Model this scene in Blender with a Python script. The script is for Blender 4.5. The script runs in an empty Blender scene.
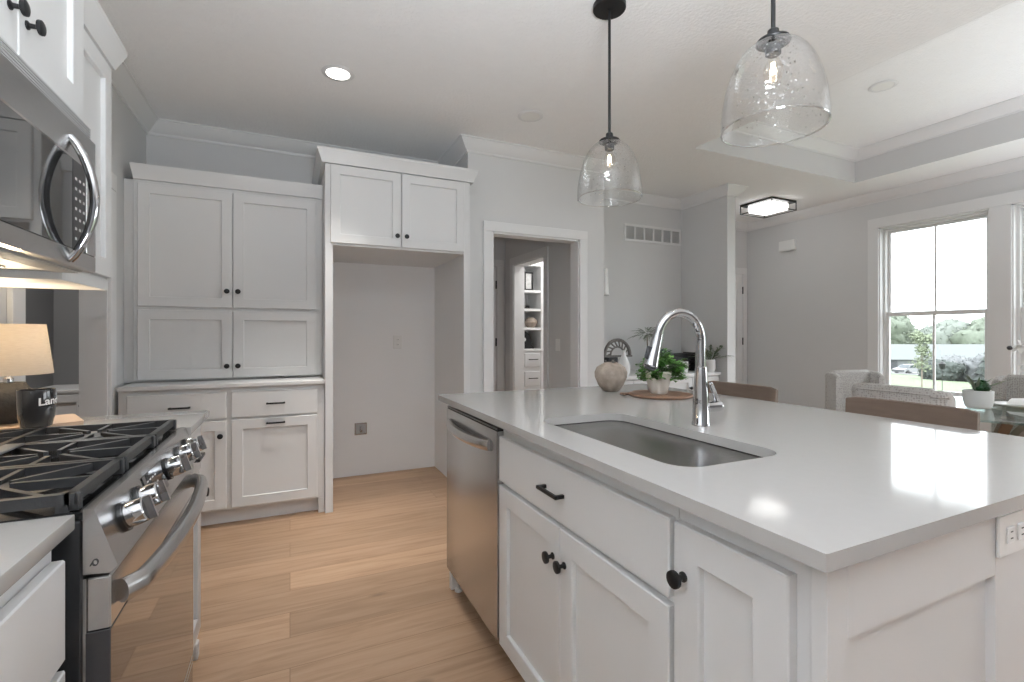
import bpy, bmesh, math, random
from mathutils import Vector, Matrix, noise

# ------------------------------------------------------------------ camera
SC = bpy.context.scene
COL = SC.collection
cam_d = bpy.data.cameras.new('camera')
cam = bpy.data.objects.new('camera', cam_d)
COL.objects.link(cam)
cam.location = (0, 0, 1.2)
cam.rotation_euler = (math.radians(90), 0, -math.atan(222 / 480))
cam_d.sensor_width = 36.0
cam_d.lens = 480 / 1024 * 36
cam_d.shift_y = -7 / 1024
cam_d.clip_start = 0.02
cam_d.clip_end = 600
SC.camera = cam

# ------------------------------------------------------------------ world, light, exposure
SC.view_settings.view_transform = 'Standard'
SC.view_settings.look = 'None'
SC.view_settings.gamma = 1.0
SC.view_settings.use_curve_mapping = False
SC.view_settings.exposure = 0.25
SC.cycles.max_bounces = 12
SC.cycles.diffuse_bounces = 6
SC.cycles.glossy_bounces = 6
SC.cycles.transparent_max_bounces = 24
SC.cycles.sample_clamp_indirect = 6.0

world = bpy.data.worlds.new('overcast_sky')
SC.world = world
world.use_nodes = True
bg = world.node_tree.nodes['Background']
bg.inputs[0].default_value = (0.91, 0.955, 1.0, 1)
bg.inputs[1].default_value = 5.5


def area(name, loc, rot, sx, sy, power, color=(1, 1, 1), spread=180):
    d = bpy.data.lights.new(name, 'AREA')
    d.shape = 'RECTANGLE'
    d.size, d.size_y = sx, sy
    d.energy = power
    d.color = color
    d.spread = math.radians(spread)
    o = bpy.data.objects.new(name, d)
    COL.objects.link(o)
    o.location = loc
    o.rotation_euler = [math.radians(a) for a in rot]
    return o


def portal(name, loc, rot, sx, sy):
    o = area(name, loc, rot, sx, sy, 1)
    o.data.cycles.is_portal = True
    return o


# sky portals in the window openings
portal('window_portal', (6.02, 2.09, 1.455), (0, 90, 0), 1.85, 2.02)
portal('side_opening_portal', (6.02, -0.75, 1.1), (0, 90, 0), 2.1, 2.2)  # unseen side opening, added to let more daylight in
# added upward fill lamps, out of view, lifting the kitchen and dining ceilings
area('ceiling_fill', (0.22, -0.38, 1.25), (180, 0, 0), 0.6, 0.6, 105, (0.87, 0.935, 1.0))
area('dining_ceiling_fill', (4.9, 0.1, 0.4), (180, 0, 0), 0.7, 1.2, 30, (0.87, 0.935, 1.0), 110)
# added fill lamps brightening the bookcase room and the side room
area('study_fill', (3.3, 4.95, 2.55), (0, 0, 0), 0.5, 0.4, 16, (1, 0.97, 0.93))
area('side_room_fill', (-1.5, 4.2, 2.48), (0, 0, 0), 0.3, 0.3, 14, (1, 0.97, 0.93))

# ------------------------------------------------------------------ materials
M = {}


def mat(name, color, rough=0.5, metal=0.0, var=0.0, vscale=8.0, stretch=(1, 1, 1), bump=0.0, bscale=60.0,
        spec=0.5, coat=0.0, emis=None, estr=0.0):
    m = bpy.data.materials.new(name)
    m.use_nodes = True
    nt = m.node_tree
    b = nt.nodes['Principled BSDF']
    b.inputs['Base Color'].default_value = (*color, 1)
    b.inputs['Roughness'].default_value = rough
    b.inputs['Metallic'].default_value = metal
    b.inputs['Specular IOR Level'].default_value = spec
    b.inputs['Coat Weight'].default_value = coat
    if emis:
        b.inputs['Emission Color'].default_value = (*emis, 1)
        b.inputs['Emission Strength'].default_value = estr
    tc = nt.nodes.new('ShaderNodeTexCoord')
    mp = nt.nodes.new('ShaderNodeMapping')
    mp.inputs['Scale'].default_value = stretch
    nt.links.new(tc.outputs['Object'], mp.inputs[0])
    if var > 0:
        n = nt.nodes.new('ShaderNodeTexNoise')
        n.inputs['Scale'].default_value = vscale
        n.inputs['Detail'].default_value = 4
        nt.links.new(mp.outputs[0], n.inputs['Vector'])
        r = nt.nodes.new('ShaderNodeMixRGB')
        r.inputs[1].default_value = (*[max(0, c * (1 - var)) for c in color], 1)
        r.inputs[2].default_value = (*[min(1, c * (1 + var)) for c in color], 1)
        nt.links.new(n.outputs[0], r.inputs[0])
        nt.links.new(r.outputs[0], b.inputs['Base Color'])
    if bump > 0:
        n2 = nt.nodes.new('ShaderNodeTexNoise')
        n2.inputs['Scale'].default_value = bscale
        n2.inputs['Detail'].default_value = 3
        nt.links.new(mp.outputs[0], n2.inputs['Vector'])
        bp = nt.nodes.new('ShaderNodeBump')
        bp.inputs['Strength'].default_value = bump
        bp.inputs['Distance'].default_value = 0.01
        nt.links.new(n2.outputs[0], bp.inputs['Height'])
        nt.links.new(bp.outputs[0], b.inputs['Normal'])
    M[name] = m
    return m


mat('cabinet_white', (0.70, 0.70, 0.70), 0.38, var=0.012, vscale=3)
mat('trim_white', (0.76, 0.76, 0.76), 0.4, var=0.01, vscale=3)
mat('wall_grey', (0.66, 0.66, 0.66), 0.7, var=0.015, vscale=2, bump=0.05, bscale=120)
mat('alcove_bright', (0.86, 0.86, 0.865), 0.7, var=0.015, vscale=2, bump=0.05, bscale=120)  # paler than the wall paint: alcove brightness put into the colour
mat('shade_grey', (0.22, 0.22, 0.225), 0.7, var=0.02, vscale=2)  # grey wall with its unlit shade put into the colour
mat('ceiling_white', (0.89, 0.89, 0.89), 0.85, var=0.02, vscale=14, bump=0.5, bscale=55)
mat('quartz', (0.43, 0.414, 0.398), 0.085, var=0.02, vscale=45, spec=0.14)
mat('steel', (0.56, 0.555, 0.55), 0.26, 1.0, var=0.05, vscale=3, stretch=(1, 1, 60), bump=0.02, bscale=20)
mat('sink_steel', (0.30, 0.293, 0.285), 0.26, 1.0, var=0.05, vscale=30, stretch=(1, 20, 1), bump=0.02, bscale=30)
mat('chrome', (0.55, 0.55, 0.56), 0.05, 1.0, var=0.01)
mat('black_metal', (0.012, 0.012, 0.013), 0.42, 0.2, var=0.1, spec=0.5)
mat('black_enamel', (0.012, 0.012, 0.013), 0.12, var=0.1, spec=0.6)
mat('cast_iron', (0.035, 0.036, 0.038), 0.38, var=0.2, vscale=40, bump=0.08, bscale=300, spec=0.5)
mat('griddle_grey', (0.16, 0.165, 0.175), 0.35, 0.3, var=0.1, vscale=30)
mat('black_glass', (0.02, 0.02, 0.021), 0.03, var=0.05, spec=0.9, coat=0.6)
mat('side_black', (0.03, 0.032, 0.035), 0.35, var=0.1)
mat('white_plastic', (0.82, 0.82, 0.81), 0.35, var=0.01)
mat('grey_plastic', (0.45, 0.45, 0.45), 0.5, var=0.03)
mat('wood_board', (0.24, 0.135, 0.085), 0.5, var=0.25, vscale=6, stretch=(1, 12, 1))
mat('wood_pale', (0.52, 0.38, 0.27), 0.5, var=0.15, vscale=6, stretch=(1, 12, 1))
mat('wood_stool', (0.165, 0.118, 0.09), 0.5, var=0.22, vscale=5, stretch=(1, 2, 14))
mat('wood_leg', (0.17, 0.11, 0.075), 0.5, var=0.2, vscale=5, stretch=(8, 8, 1))
mat('terracotta', (0.36, 0.30, 0.25), 0.85, var=0.75, vscale=22, bump=0.25, bscale=60)
mat('stoneware', (0.042, 0.041, 0.04), 0.75, var=0.3, vscale=30, bump=0.3, bscale=120)
mat('mug_glaze', (0.03, 0.03, 0.032), 0.1, var=0.15, spec=0.6, coat=0.5)
mat('cream_pot', (0.66, 0.61, 0.55), 0.45, var=0.05, vscale=20)
mat('white_pot', (0.76, 0.76, 0.76), 0.5, var=0.03, vscale=30)
mat('soil', (0.05, 0.035, 0.025), 0.95, var=0.4, vscale=80, bump=0.5)
mat('leaf_bright', (0.10, 0.27, 0.045), 0.4, var=0.5, vscale=25)
mat('leaf_dark', (0.018, 0.075, 0.022), 0.45, var=0.5, vscale=60)
mat('leaf_sage', (0.19, 0.23, 0.16), 0.6, var=0.4, vscale=30)
mat('leaf_blue', (0.17, 0.25, 0.21), 0.55, var=0.4, vscale=30)
mat('petal', (0.85, 0.85, 0.83), 0.5, var=0.03, vscale=20)
mat('stem_green', (0.12, 0.17, 0.09), 0.5, var=0.3)
mat('photo_paper', (0.55, 0.55, 0.54), 0.5, var=0.45, vscale=25)
mat('plate_white', (0.85, 0.85, 0.84), 0.2, var=0.01)
mat('driftwood', (0.16, 0.15, 0.14), 0.7, var=0.5, vscale=40)
mat('car_white', (0.204, 0.204, 0.207), 0.25, var=0.02, coat=0.5)
mat('car_silver', (0.136, 0.139, 0.143), 0.25, 0.3, var=0.02, coat=0.5)
mat('car_grey', (0.14, 0.15, 0.16), 0.25, 0.3, var=0.02, coat=0.5)
mat('car_glass', (0.04, 0.05, 0.06), 0.08, var=0.05)
mat('tyre', (0.03, 0.03, 0.03), 0.8, var=0.2)
mat('siding', (0.150, 0.156, 0.160), 0.7, var=0.06, vscale=2)
mat('roof_pale', (0.125, 0.134, 0.132), 0.8, var=0.08, vscale=1)
mat('garage_grey', (0.054, 0.056, 0.061), 0.6, var=0.05)
mat('asphalt', (0.15, 0.15, 0.147), 0.85, var=0.08, vscale=2)
mat('grass', (0.115, 0.145, 0.078), 0.9, var=0.25, vscale=0.8)
mat('tree_green', (0.136, 0.156, 0.119), 0.85, var=0.4, vscale=1.2, bump=0.6, bscale=3)
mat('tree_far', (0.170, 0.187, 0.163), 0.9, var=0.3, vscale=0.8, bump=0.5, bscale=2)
mat('tree_young', (0.184, 0.211, 0.136), 0.85, var=0.35, vscale=4)
mat('shrub_dark', (0.068, 0.078, 0.071), 0.85, var=0.45, vscale=2, bump=0.6, bscale=4)
mat('shrub_mauve', (0.156, 0.160, 0.163), 0.85, var=0.35, vscale=2, bump=0.6, bscale=4)
mat('bark', (0.2, 0.16, 0.13), 0.9, var=0.3)
mat('foundation', (0.4, 0.4, 0.4), 0.9, var=0.1)
mat('lens_lit', (0.9, 0.9, 0.88), 0.5, emis=(1, 0.97, 0.92), estr=6.0)
mat('lens_unlit', (0.80, 0.80, 0.78), 0.5, var=0.01)
mat('diffuser_lit', (0.9, 0.9, 0.9), 0.5, emis=(1, 0.99, 0.97), estr=4.5)
mat('bulb_lit', (1, 0.9, 0.75), 0.3, emis=(1, 0.80, 0.55), estr=14.0)
mat('print_white', (0.85, 0.85, 0.85), 0.5)
mat('seal_dark', (0.05, 0.05, 0.055), 0.5, var=0.1)


def make_floor():
    m = bpy.data.materials.new('oak_planks')
    m.use_nodes = True
    nt = m.node_tree
    N, L = nt.nodes, nt.links
    b = N['Principled BSDF']
    tc = N.new('ShaderNodeTexCoord')
    br = N.new('ShaderNodeTexBrick')
    br.offset = 0.37
    br.offset_frequency = 2
    br.inputs['Scale'].default_value = 1.0
    br.inputs['Brick Width'].default_value = 1.55
    br.inputs['Row Height'].default_value = 0.19
    br.inputs['Mortar Size'].default_value = 0.0013
    br.inputs['Mortar Smooth'].default_value = 0.2
    br.inputs['Color1'].default_value = (0, 0, 0, 1)
    br.inputs['Color2'].default_value = (1, 1, 1, 1)
    br.inputs['Mortar'].default_value = (0.5, 0.5, 0.5, 1)
    L.new(tc.outputs['Object'], br.inputs['Vector'])
    # shift the grain plank by plank
    sep = N.new('ShaderNodeVectorMath')
    sep.operation = 'MULTIPLY_ADD'
    sep.inputs[1].default_value = (7.0, 3.0, 0)
    L.new(br.outputs['Color'], sep.inputs[0])
    L.new(tc.outputs['Object'], sep.inputs[2])
    mp = N.new('ShaderNodeMapping')
    mp.inputs['Scale'].default_value = (1.1, 15, 1)
    L.new(sep.outputs[0], mp.inputs[0])
    gn = N.new('ShaderNodeTexNoise')
    gn.inputs['Scale'].default_value = 2.2
    gn.inputs['Detail'].default_value = 9
    gn.inputs['Roughness'].default_value = 0.62
    gn.inputs['Distortion'].default_value = 0.6
    L.new(mp.outputs[0], gn.inputs['Vector'])
    rp = N.new('ShaderNodeValToRGB')
    e = rp.color_ramp.elements
    e[0].position, e[0].color = 0.27, (0.345, 0.214, 0.13, 1)
    e[1].position, e[1].color = 0.72, (0.52, 0.352, 0.236, 1)
    mid = rp.color_ramp.elements.new(0.5)
    mid.color = (0.465, 0.302, 0.192, 1)
    L.new(gn.outputs[0], rp.inputs[0])
    # plank to plank tone
    tone = N.new('ShaderNodeMapRange')
    tone.inputs[3].default_value = 0.80
    tone.inputs[4].default_value = 1.10
    L.new(br.outputs['Color'], tone.inputs[0])
    mul = N.new('ShaderNodeMixRGB')
    mul.blend_type = 'MULTIPLY'
    mul.inputs[0].default_value = 1
    L.new(rp.outputs[0], mul.inputs[1])
    L.new(tone.outputs[0], mul.inputs[2])
    # knots
    vo = N.new('ShaderNodeTexVoronoi')
    vo.inputs['Scale'].default_value = 1.0
    mp2 = N.new('ShaderNodeMapping')
    mp2.inputs['Scale'].default_value = (1.0, 2.4, 1)
    L.new(sep.outputs[0], mp2.inputs[0])
    L.new(mp2.outputs[0], vo.inputs['Vector'])
    kr = N.new('ShaderNodeMapRange')
    kr.inputs[1].default_value = 0.015
    kr.inputs[2].default_value = 0.06
    kr.inputs[3].default_value = 0.55
    kr.inputs[4].default_value = 1.0
    L.new(vo.outputs['Distance'], kr.inputs[0])
    mk = N.new('ShaderNodeMixRGB')
    mk.blend_type = 'MULTIPLY'
    mk.inputs[0].default_value = 1
    L.new(mul.outputs[0], mk.inputs[1])
    L.new(kr.outputs[0], mk.inputs[2])
    gap = N.new('ShaderNodeMixRGB')
    gap.blend_type = 'MULTIPLY'
    gap.inputs[2].default_value = (0.55, 0.48, 0.42, 1)
    L.new(br.outputs['Fac'], gap.inputs[0])
    L.new(mk.outputs[0], gap.inputs[1])
    L.new(gap.outputs[0], b.inputs['Base Color'])
    b.inputs['Roughness'].default_value = 0.42
    b.inputs['Specular IOR Level'].default_value = 0.35
    bp = N.new('ShaderNodeBump')
    bp.inputs['Strength'].default_value = 0.12
    bp.inputs['Distance'].default_value = 0.004
    L.new(gn.outputs[0], bp.inputs['Height'])
    L.new(bp.outputs[0], b.inputs['Normal'])
    M['oak_planks'] = m


make_floor()


def make_fabric(name, base, dot, scale):
    m = bpy.data.materials.new(name)
    m.use_nodes = True
    nt = m.node_tree
    N, L = nt.nodes, nt.links
    b = N['Principled BSDF']
    tc = N.new('ShaderNodeTexCoord')
    v = N.new('ShaderNodeTexVoronoi')
    v.inputs['Scale'].default_value = scale
    v.inputs['Randomness'].default_value = 0.45
    L.new(tc.outputs['Object'], v.inputs['Vector'])
    r = N.new('ShaderNodeValToRGB')
    r.color_ramp.elements[0].position = 0.28
    r.color_ramp.elements[0].color = (*dot, 1)
    r.color_ramp.elements[1].position = 0.46
    r.color_ramp.elements[1].color = (*base, 1)
    L.new(v.outputs['Distance'], r.inputs[0])
    L.new(r.outputs[0], b.inputs['Base Color'])
    b.inputs['Roughness'].default_value = 0.9
    M[name] = m


make_fabric('speckled_fabric', (0.47, 0.45, 0.43), (0.31, 0.29, 0.272), 85)


def make_linen():
    m = bpy.data.materials.new('lamp_linen')
    m.use_nodes = True
    nt = m.node_tree
    N, L = nt.nodes, nt.links
    out = N['Material Output']
    N.remove(N['Principled BSDF'])
    tc = N.new('ShaderNodeTexCoord')
    mp = N.new('ShaderNodeMapping')
    mp.inputs['Scale'].default_value = (60, 60, 700)
    n = N.new('ShaderNodeTexNoise')
    n.inputs['Scale'].default_value = 1
    L.new(tc.outputs['Object'], mp.inputs[0])
    L.new(mp.outputs[0], n.inputs['Vector'])
    r = N.new('ShaderNodeMixRGB')
    r.inputs[1].default_value = (0.66, 0.60, 0.53, 1)
    r.inputs[2].default_value = (0.84, 0.79, 0.72, 1)
    L.new(n.outputs[0], r.inputs[0])
    d = N.new('ShaderNodeBsdfDiffuse')
    t = N.new('ShaderNodeBsdfTranslucent')
    L.new(r.outputs[0], d.inputs[0])
    L.new(r.outputs[0], t.inputs[0])
    mx = N.new('ShaderNodeMixShader')
    mx.inputs[0].default_value = 0.5
    L.new(d.outputs[0], mx.inputs[1])
    L.new(t.outputs[0], mx.inputs[2])
    L.new(mx.outputs[0], out.inputs[0])
    M['lamp_linen'] = m


make_linen()


def make_glass(name, tint, rough=0.02, bubbles=False, base=0.04, top=0.8, power=4.0):
    m = bpy.data.materials.new(name)
    m.use_nodes = True
    nt = m.node_tree
    N, L = nt.nodes, nt.links
    out = N['Material Output']
    N.remove(N['Principled BSDF'])
    t = N.new('ShaderNodeBsdfTransparent')
    t.inputs[0].default_value = (*tint, 1)
    g = N.new('ShaderNodeBsdfGlossy')
    g.inputs['Roughness'].default_value = rough
    lw = N.new('ShaderNodeLayerWeight')
    lw.inputs['Blend'].default_value = 0.5
    pw = N.new('ShaderNodeMath')
    pw.operation = 'POWER'
    pw.inputs[1].default_value = power
    L.new(lw.outputs['Facing'], pw.inputs[0])
    fr = N.new('ShaderNodeMapRange')
    fr.inputs[3].default_value = base
    fr.inputs[4].default_value = top
    L.new(pw.outputs[0], fr.inputs[0])
    mx = N.new('ShaderNodeMixShader')
    L.new(t.outputs[0], mx.inputs[1])
    L.new(g.outputs[0], mx.inputs[2])
    fac = fr.outputs[0]
    if bubbles:
        tc = N.new('ShaderNodeTexCoord')
        v = N.new('ShaderNodeTexVoronoi')
        v.inputs['Scale'].default_value = 60
        L.new(tc.outputs['Object'], v.inputs['Vector'])
        mr = N.new('ShaderNodeMapRange')
        mr.inputs[1].default_value = 0.10
        mr.inputs[2].default_value = 0.22
        mr.inputs[3].default_value = 0.55
        mr.inputs[4].default_value = 0.0
        L.new(v.outputs['Distance'], mr.inputs[0])
        bp = N.new('ShaderNodeBump')
        bp.inputs['Strength'].default_value = 0.25
        bp.inputs['Distance'].default_value = 0.003
        L.new(v.outputs['Distance'], bp.inputs['Height'])
        L.new(bp.outputs[0], g.inputs['Normal'])
        ad = N.new('ShaderNodeMath')
        ad.operation = 'ADD'
        ad.use_clamp = True
        L.new(fac, ad.inputs[0])
        L.new(mr.outputs[0], ad.inputs[1])
        fac = ad.outputs[0]
    L.new(fac, mx.inputs[0])
    L.new(mx.outputs[0], out.inputs[0])
    M[name] = m


make_glass('pane_glass', (0.97, 0.985, 0.98))
make_glass('table_glass', (0.80, 0.90, 0.88))
make_glass('seeded_glass', (0.985, 0.985, 0.985), 0.03, bubbles=True, base=0.035, top=0.8, power=3.0)
make_glass('glass_rim', (0.97, 0.97, 0.97), base=0.25, top=0.9, power=2.0)
make_glass('bulb_glass', (0.98, 0.96, 0.93), top=0.4)


# ------------------------------------------------------------------ mesh helpers
class MB:
    def __init__(self):
        self.bm = bmesh.new()

    def box(self, x0, x1, y0, y1, z0, z1, bv=0.0, seg=1):
        if x0 > x1: x0, x1 = x1, x0
        if y0 > y1: y0, y1 = y1, y0
        if z0 > z1: z0, z1 = z1, z0
        b = bmesh.new()
        vs = [b.verts.new(p) for p in ((x0, y0, z0), (x1, y0, z0), (x1, y1, z0), (x0, y1, z0),
                                       (x0, y0, z1), (x1, y0, z1), (x1, y1, z1), (x0, y1, z1))]
        for f in ((0, 3, 2, 1), (4, 5, 6, 7), (0, 1, 5, 4), (1, 2, 6, 5), (2, 3, 7, 6), (3, 0, 4, 7)):
            b.faces.new([vs[i] for i in f])
        if bv > 0:
            bmesh.ops.bevel(b, geom=list(b.edges), offset=bv, segments=seg, profile=0.6, affect='EDGES')
        self.merge(b)
        return self

    def merge(self, b, mtx=None):
        if mtx is not None:
            b.transform(mtx)
        me = bpy.data.meshes.new('t')
        b.to_mesh(me)
        b.free()
        self.bm.from_mesh(me)
        bpy.data.meshes.remove(me)

    def loft(self, loops, closed=True, caps=True):
        rows = [[self.bm.verts.new(p) for p in lp] for lp in loops]
        n = len(rows[0])
        for a, b in zip(rows, rows[1:]):
            for i in range(n if closed else n - 1):
                j = (i + 1) % n
                try:
                    self.bm.faces.new((a[i], a[j], b[j], b[i]))
                except ValueError:
                    pass
        if caps and closed:
            self.bm.faces.new(rows[0][::-1])
            self.bm.faces.new(rows[-1])
        return self

    def lathe(self, prof, org, axis=(0, 0, 1), n=28, closed=False):
        ax = Vector(axis).normalized()
        u = ax.orthogonal().normalized()
        v = ax.cross(u)
        o = Vector(org)
        rows = []
        for r, t in prof:
            if r < 1e-6:
                rows.append([self.bm.verts.new(o + ax * t)])
            else:
                rows.append([self.bm.verts.new(o + ax * t + (u * math.cos(2 * math.pi * k / n) + v * math.sin(2 * math.pi * k / n)) * r)
                             for k in range(n)])
        pairs = list(zip(rows, rows[1:]))
        if closed:
            pairs.append((rows[-1], rows[0]))
        for a, b in pairs:
            for i in range(n):
                j = (i + 1) % n
                if len(a) == 1 and len(b) == 1:
                    continue
                if len(a) == 1:
                    self.bm.faces.new((a[0], b[j], b[i]))
                elif len(b) == 1:
                    self.bm.faces.new((a[i], a[j], b[0]))
                else:
                    self.bm.faces.new((a[i], a[j], b[j], b[i]))
        return self

    def tube(self, pts, r, n=12, caps=True, flat=1.0, up=None):
        pts = [Vector(p) for p in pts]
        rs = r if isinstance(r, (list, tuple)) else [r] * len(pts)
        loops = []
        ref = None
        for i, p in enumerate(pts):
            t = (pts[min(i + 1, len(pts) - 1)] - pts[max(i - 1, 0)]).normalized()
            if up is not None:
                a = (Vector(up) - t * Vector(up).dot(t)).normalized()
            elif ref is None:
                a = t.orthogonal().normalized()
            else:
                a = (ref - t * ref.dot(t)).normalized()
            ref = a
            b = t.cross(a)
            loops.append([p + (a * math.cos(2 * math.pi * k / n) * flat + b * math.sin(2 * math.pi * k / n)) * rs[i] for k in range(n)])
        return self.loft(loops, True, caps)

    def bar(self, p, q, w, h):
        """rectangular bar from p to q, w across, h tall"""
        p, q = Vector(p), Vector(q)
        t = (q - p).normalized()
        side = t.cross(Vector((0, 0, 1)))
        side = side.normalized() if side.length > 1e-4 else Vector((1, 0, 0))
        up = side.cross(t).normalized()
        off = [side * a * w / 2 + up * b * h / 2 for a, b in ((-1, -1), (1, -1), (1, 1), (-1, 1))]
        return self.loft([[p + o for o in off], [q + o for o in off]])

    def prism(self, poly, axis, a0, a1):
        """poly: list of 2D points; axis 'x': poly is (y,z); 'y': (x,z); 'z': (x,y)"""
        def f(p, a):
            return {'x': (a, p[0], p[1]), 'y': (p[0], a, p[1]), 'z': (p[0], p[1], a)}[axis]
        return self.loft([[f(p, a0) for p in poly], [f(p, a1) for p in poly]])

    def sweep(self, path, prof):
        """profile (d out to the right of travel, z) along an xy path, mitred"""
        P = [Vector((x, y)) for x, y in path]
        loops = []
        for i, p in enumerate(P):
            ns = []
            if i > 0:
                t = (p - P[i - 1]).normalized()
                ns.append(Vector((t.y, -t.x)))
            if i < len(P) - 1:
                t = (P[i + 1] - p).normalized()
                ns.append(Vector((t.y, -t.x)))
            if len(ns) == 2:
                m = ns[0] + ns[1]
                m = m / (m.length_squared / 2) if m.length_squared > 1e-6 else ns[0]
            else:
                m = ns[0]
            loops.append([(p.x + m.x * d, p.y + m.y * d, z) for d, z in prof])
        return self.loft(loops)

    def leaf(self, base, d, length, width, droop=0.3, fold=0.15, seg=4):
        d = Vector(d).normalized()
        side = d.cross(Vector((0, 0, 1)))
        if side.length < 1e-3:
            side = Vector((1, 0, 0))
        side.normalize()
        up = side.cross(d)
        rows = []
        p = Vector(base)
        for i in range(seg + 1):
            t = i / seg
            c = p + d * length * t - Vector((0, 0, 1)) * droop * length * t * t
            w = width * 0.5 * math.sin(math.pi * min(1, 0.12 + 0.88 * t)) ** 0.8
            if i == seg: w = 0.0005
            e = up * fold * w
            rows.append([self.bm.verts.new(c - side * w + e), self.bm.verts.new(c), self.bm.verts.new(c + side * w + e)])
        for a, b in zip(rows, rows[1:]):
            for k in range(2):
                self.bm.faces.new((a[k], a[k + 1], b[k + 1], b[k]))

    def build(self, name, material, parent=None, angle=32, smooth=True, recentre=True):
        bm = self.bm
        bmesh.ops.recalc_face_normals(bm, faces=list(bm.faces))
        base = Vector((0, 0, 0))
        if recentre and bm.verts:
            lo = Vector([min(v.co[i] for v in bm.verts) for i in range(3)])
            hi = Vector([max(v.co[i] for v in bm.verts) for i in range(3)])
            base = Vector(((lo.x + hi.x) / 2, (lo.y + hi.y) / 2, lo.z))
            bmesh.ops.translate(bm, verts=list(bm.verts), vec=-base)
        me = bpy.data.meshes.new(name)
        bm.to_mesh(me)
        bm.free()
        me.materials.append(M[material] if isinstance(material, str) else material)
        if smooth:
            me.shade_smooth()
            me.set_sharp_from_angle(angle=math.radians(angle))
        o = bpy.data.objects.new(name, me)
        COL.objects.link(o)
        if parent is not None:
            o.parent = parent
            par = parent
            off = Vector((0, 0, 0))
            while par is not None:
                off += par.location
                par = par.parent
            o.location = base - off
        else:
            o.location = base
        return o


def tag(o, label, cat, group=None, kind=None):
    o['label'] = label
    o['category'] = cat
    if group: o['group'] = group
    if kind: o['kind'] = kind
    return o


def thing(name, label, cat, loc=(0, 0, 0), group=None):
    o = bpy.data.objects.new(name, None)
    o.empty_display_size = 0.05
    COL.objects.link(o)
    o.location = loc
    return tag(o, label, cat, group)


def struct(o):
    o['kind'] = 'structure'
    return o


def copy_tree(o, parent=None):
    c = o.copy()
    COL.objects.link(c)
    if parent is not None:
        c.parent = parent
    for ch in list(o.children):
        copy_tree(ch, c)
    return c


def fb(mb, face, pl, u0, u1, d0, d1, z0, z1, bv=0.0):
    if face == '-y': return mb.box(u0, u1, pl - d1, pl - d0, z0, z1, bv)
    if face == '+y': return mb.box(u0, u1, pl + d0, pl + d1, z0, z1, bv)
    if face == '-x': return mb.box(pl - d1, pl - d0, u0, u1, z0, z1, bv)
    return mb.box(pl + d0, pl + d1, u0, u1, z0, z1, bv)


def fp(face, pl, u, d, z):
    return {'-y': (u, pl - d, z), '+y': (u, pl + d, z), '-x': (pl - d, u, z), '+x': (pl + d, u, z)}[face]


AX = {'-y': (0, -1, 0), '+y': (0, 1, 0), '-x': (-1, 0, 0), '+x': (1, 0, 0)}


def shaker(name, face, pl, u0, u1, z0, z1, parent, rail=0.062, th=0.02, rec=0.013, material='cabinet_white'):
    mb = MB()
    b = 0.0012
    # one continuous frame ring with eased edges, and a recessed panel
    e = 0.0022
    def ring(o, d, i_):
        return [fp(face, pl, uu, d, zz) for uu, zz in ((u0 + o + i_, z0 + o + i_), (u1 - o - i_, z0 + o + i_), (u1 - o - i_, z1 - o - i_), (u0 + o + i_, z1 - o - i_))]
    mb.loft([ring(0, 0.0005, 0), ring(0, th - e, 0), ring(e, th, 0), ring(rail - e, th, 0), ring(rail, th - e, 0),
             ring(rail, th - rec, 0)], True, False)
    a, c = ring(rail, th - rec, 0), ring(0, 0.0005, 0)
    for q in (a, c):
        mb.bm.faces.new([mb.bm.verts.new(p) for p in q])
    bmesh.ops.remove_doubles(mb.bm, verts=list(mb.bm.verts), dist=1e-5)
    return mb.build(name, material, parent)


def slab(name, face, pl, u0, u1, z0, z1, parent, th=0.02, material='cabinet_white'):
    mb = MB()
    fb(mb, face, pl, u0, u1, 0.0005, th, z0, z1, 0.0025)
    return mb.build(name, material, parent)


def knob(face, pl, u, z, parent, s=1.0, d=0.02):
    mb = MB()
    prof = [(0, 0), (0.0095, 0), (0.0095, 0.003), (0.0055, 0.006), (0.005, 0.016), (0.0085, 0.019), (0.0158, 0.0205),
            (0.0165, 0.0235), (0.016, 0.0275), (0.012, 0.0295), (0, 0.030)]
    mb.lathe([(r * s, t * s) for r, t in prof], fp(face, pl, u, d, z), AX[face], 20)
    return mb.build('knob', 'black_metal', parent)


def pull(face, pl, u, z, length, parent, d=0.02):
    mb = MB()
    h = length / 2
    for s in (-1, 1):
        fb(mb, face, pl, u + s * h - 0.005, u + s * h + 0.005, d, d + 0.026, z - 0.005, z + 0.005, 0.001)
    fb(mb, face, pl, u - h - 0.006, u + h + 0.006, d + 0.020, d + 0.030, z - 0.005, z + 0.005, 0.0015)
    return mb.build('handle', 'black_metal', parent)


# ------------------------------------------------------------------ the room shell
H = 2.74
LX = -0.94      # left wall face
BY = 4.25       # back wall face
HY = 3.60       # hall wall face
RX = 5.85       # window wall face
REAR = -2.6

mb = MB(); mb.box(-3.2, 6.0, REAR, 7.2, -0.12, 0.0)
struct(mb.build('floor', 'oak_planks', recentre=False))

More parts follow.
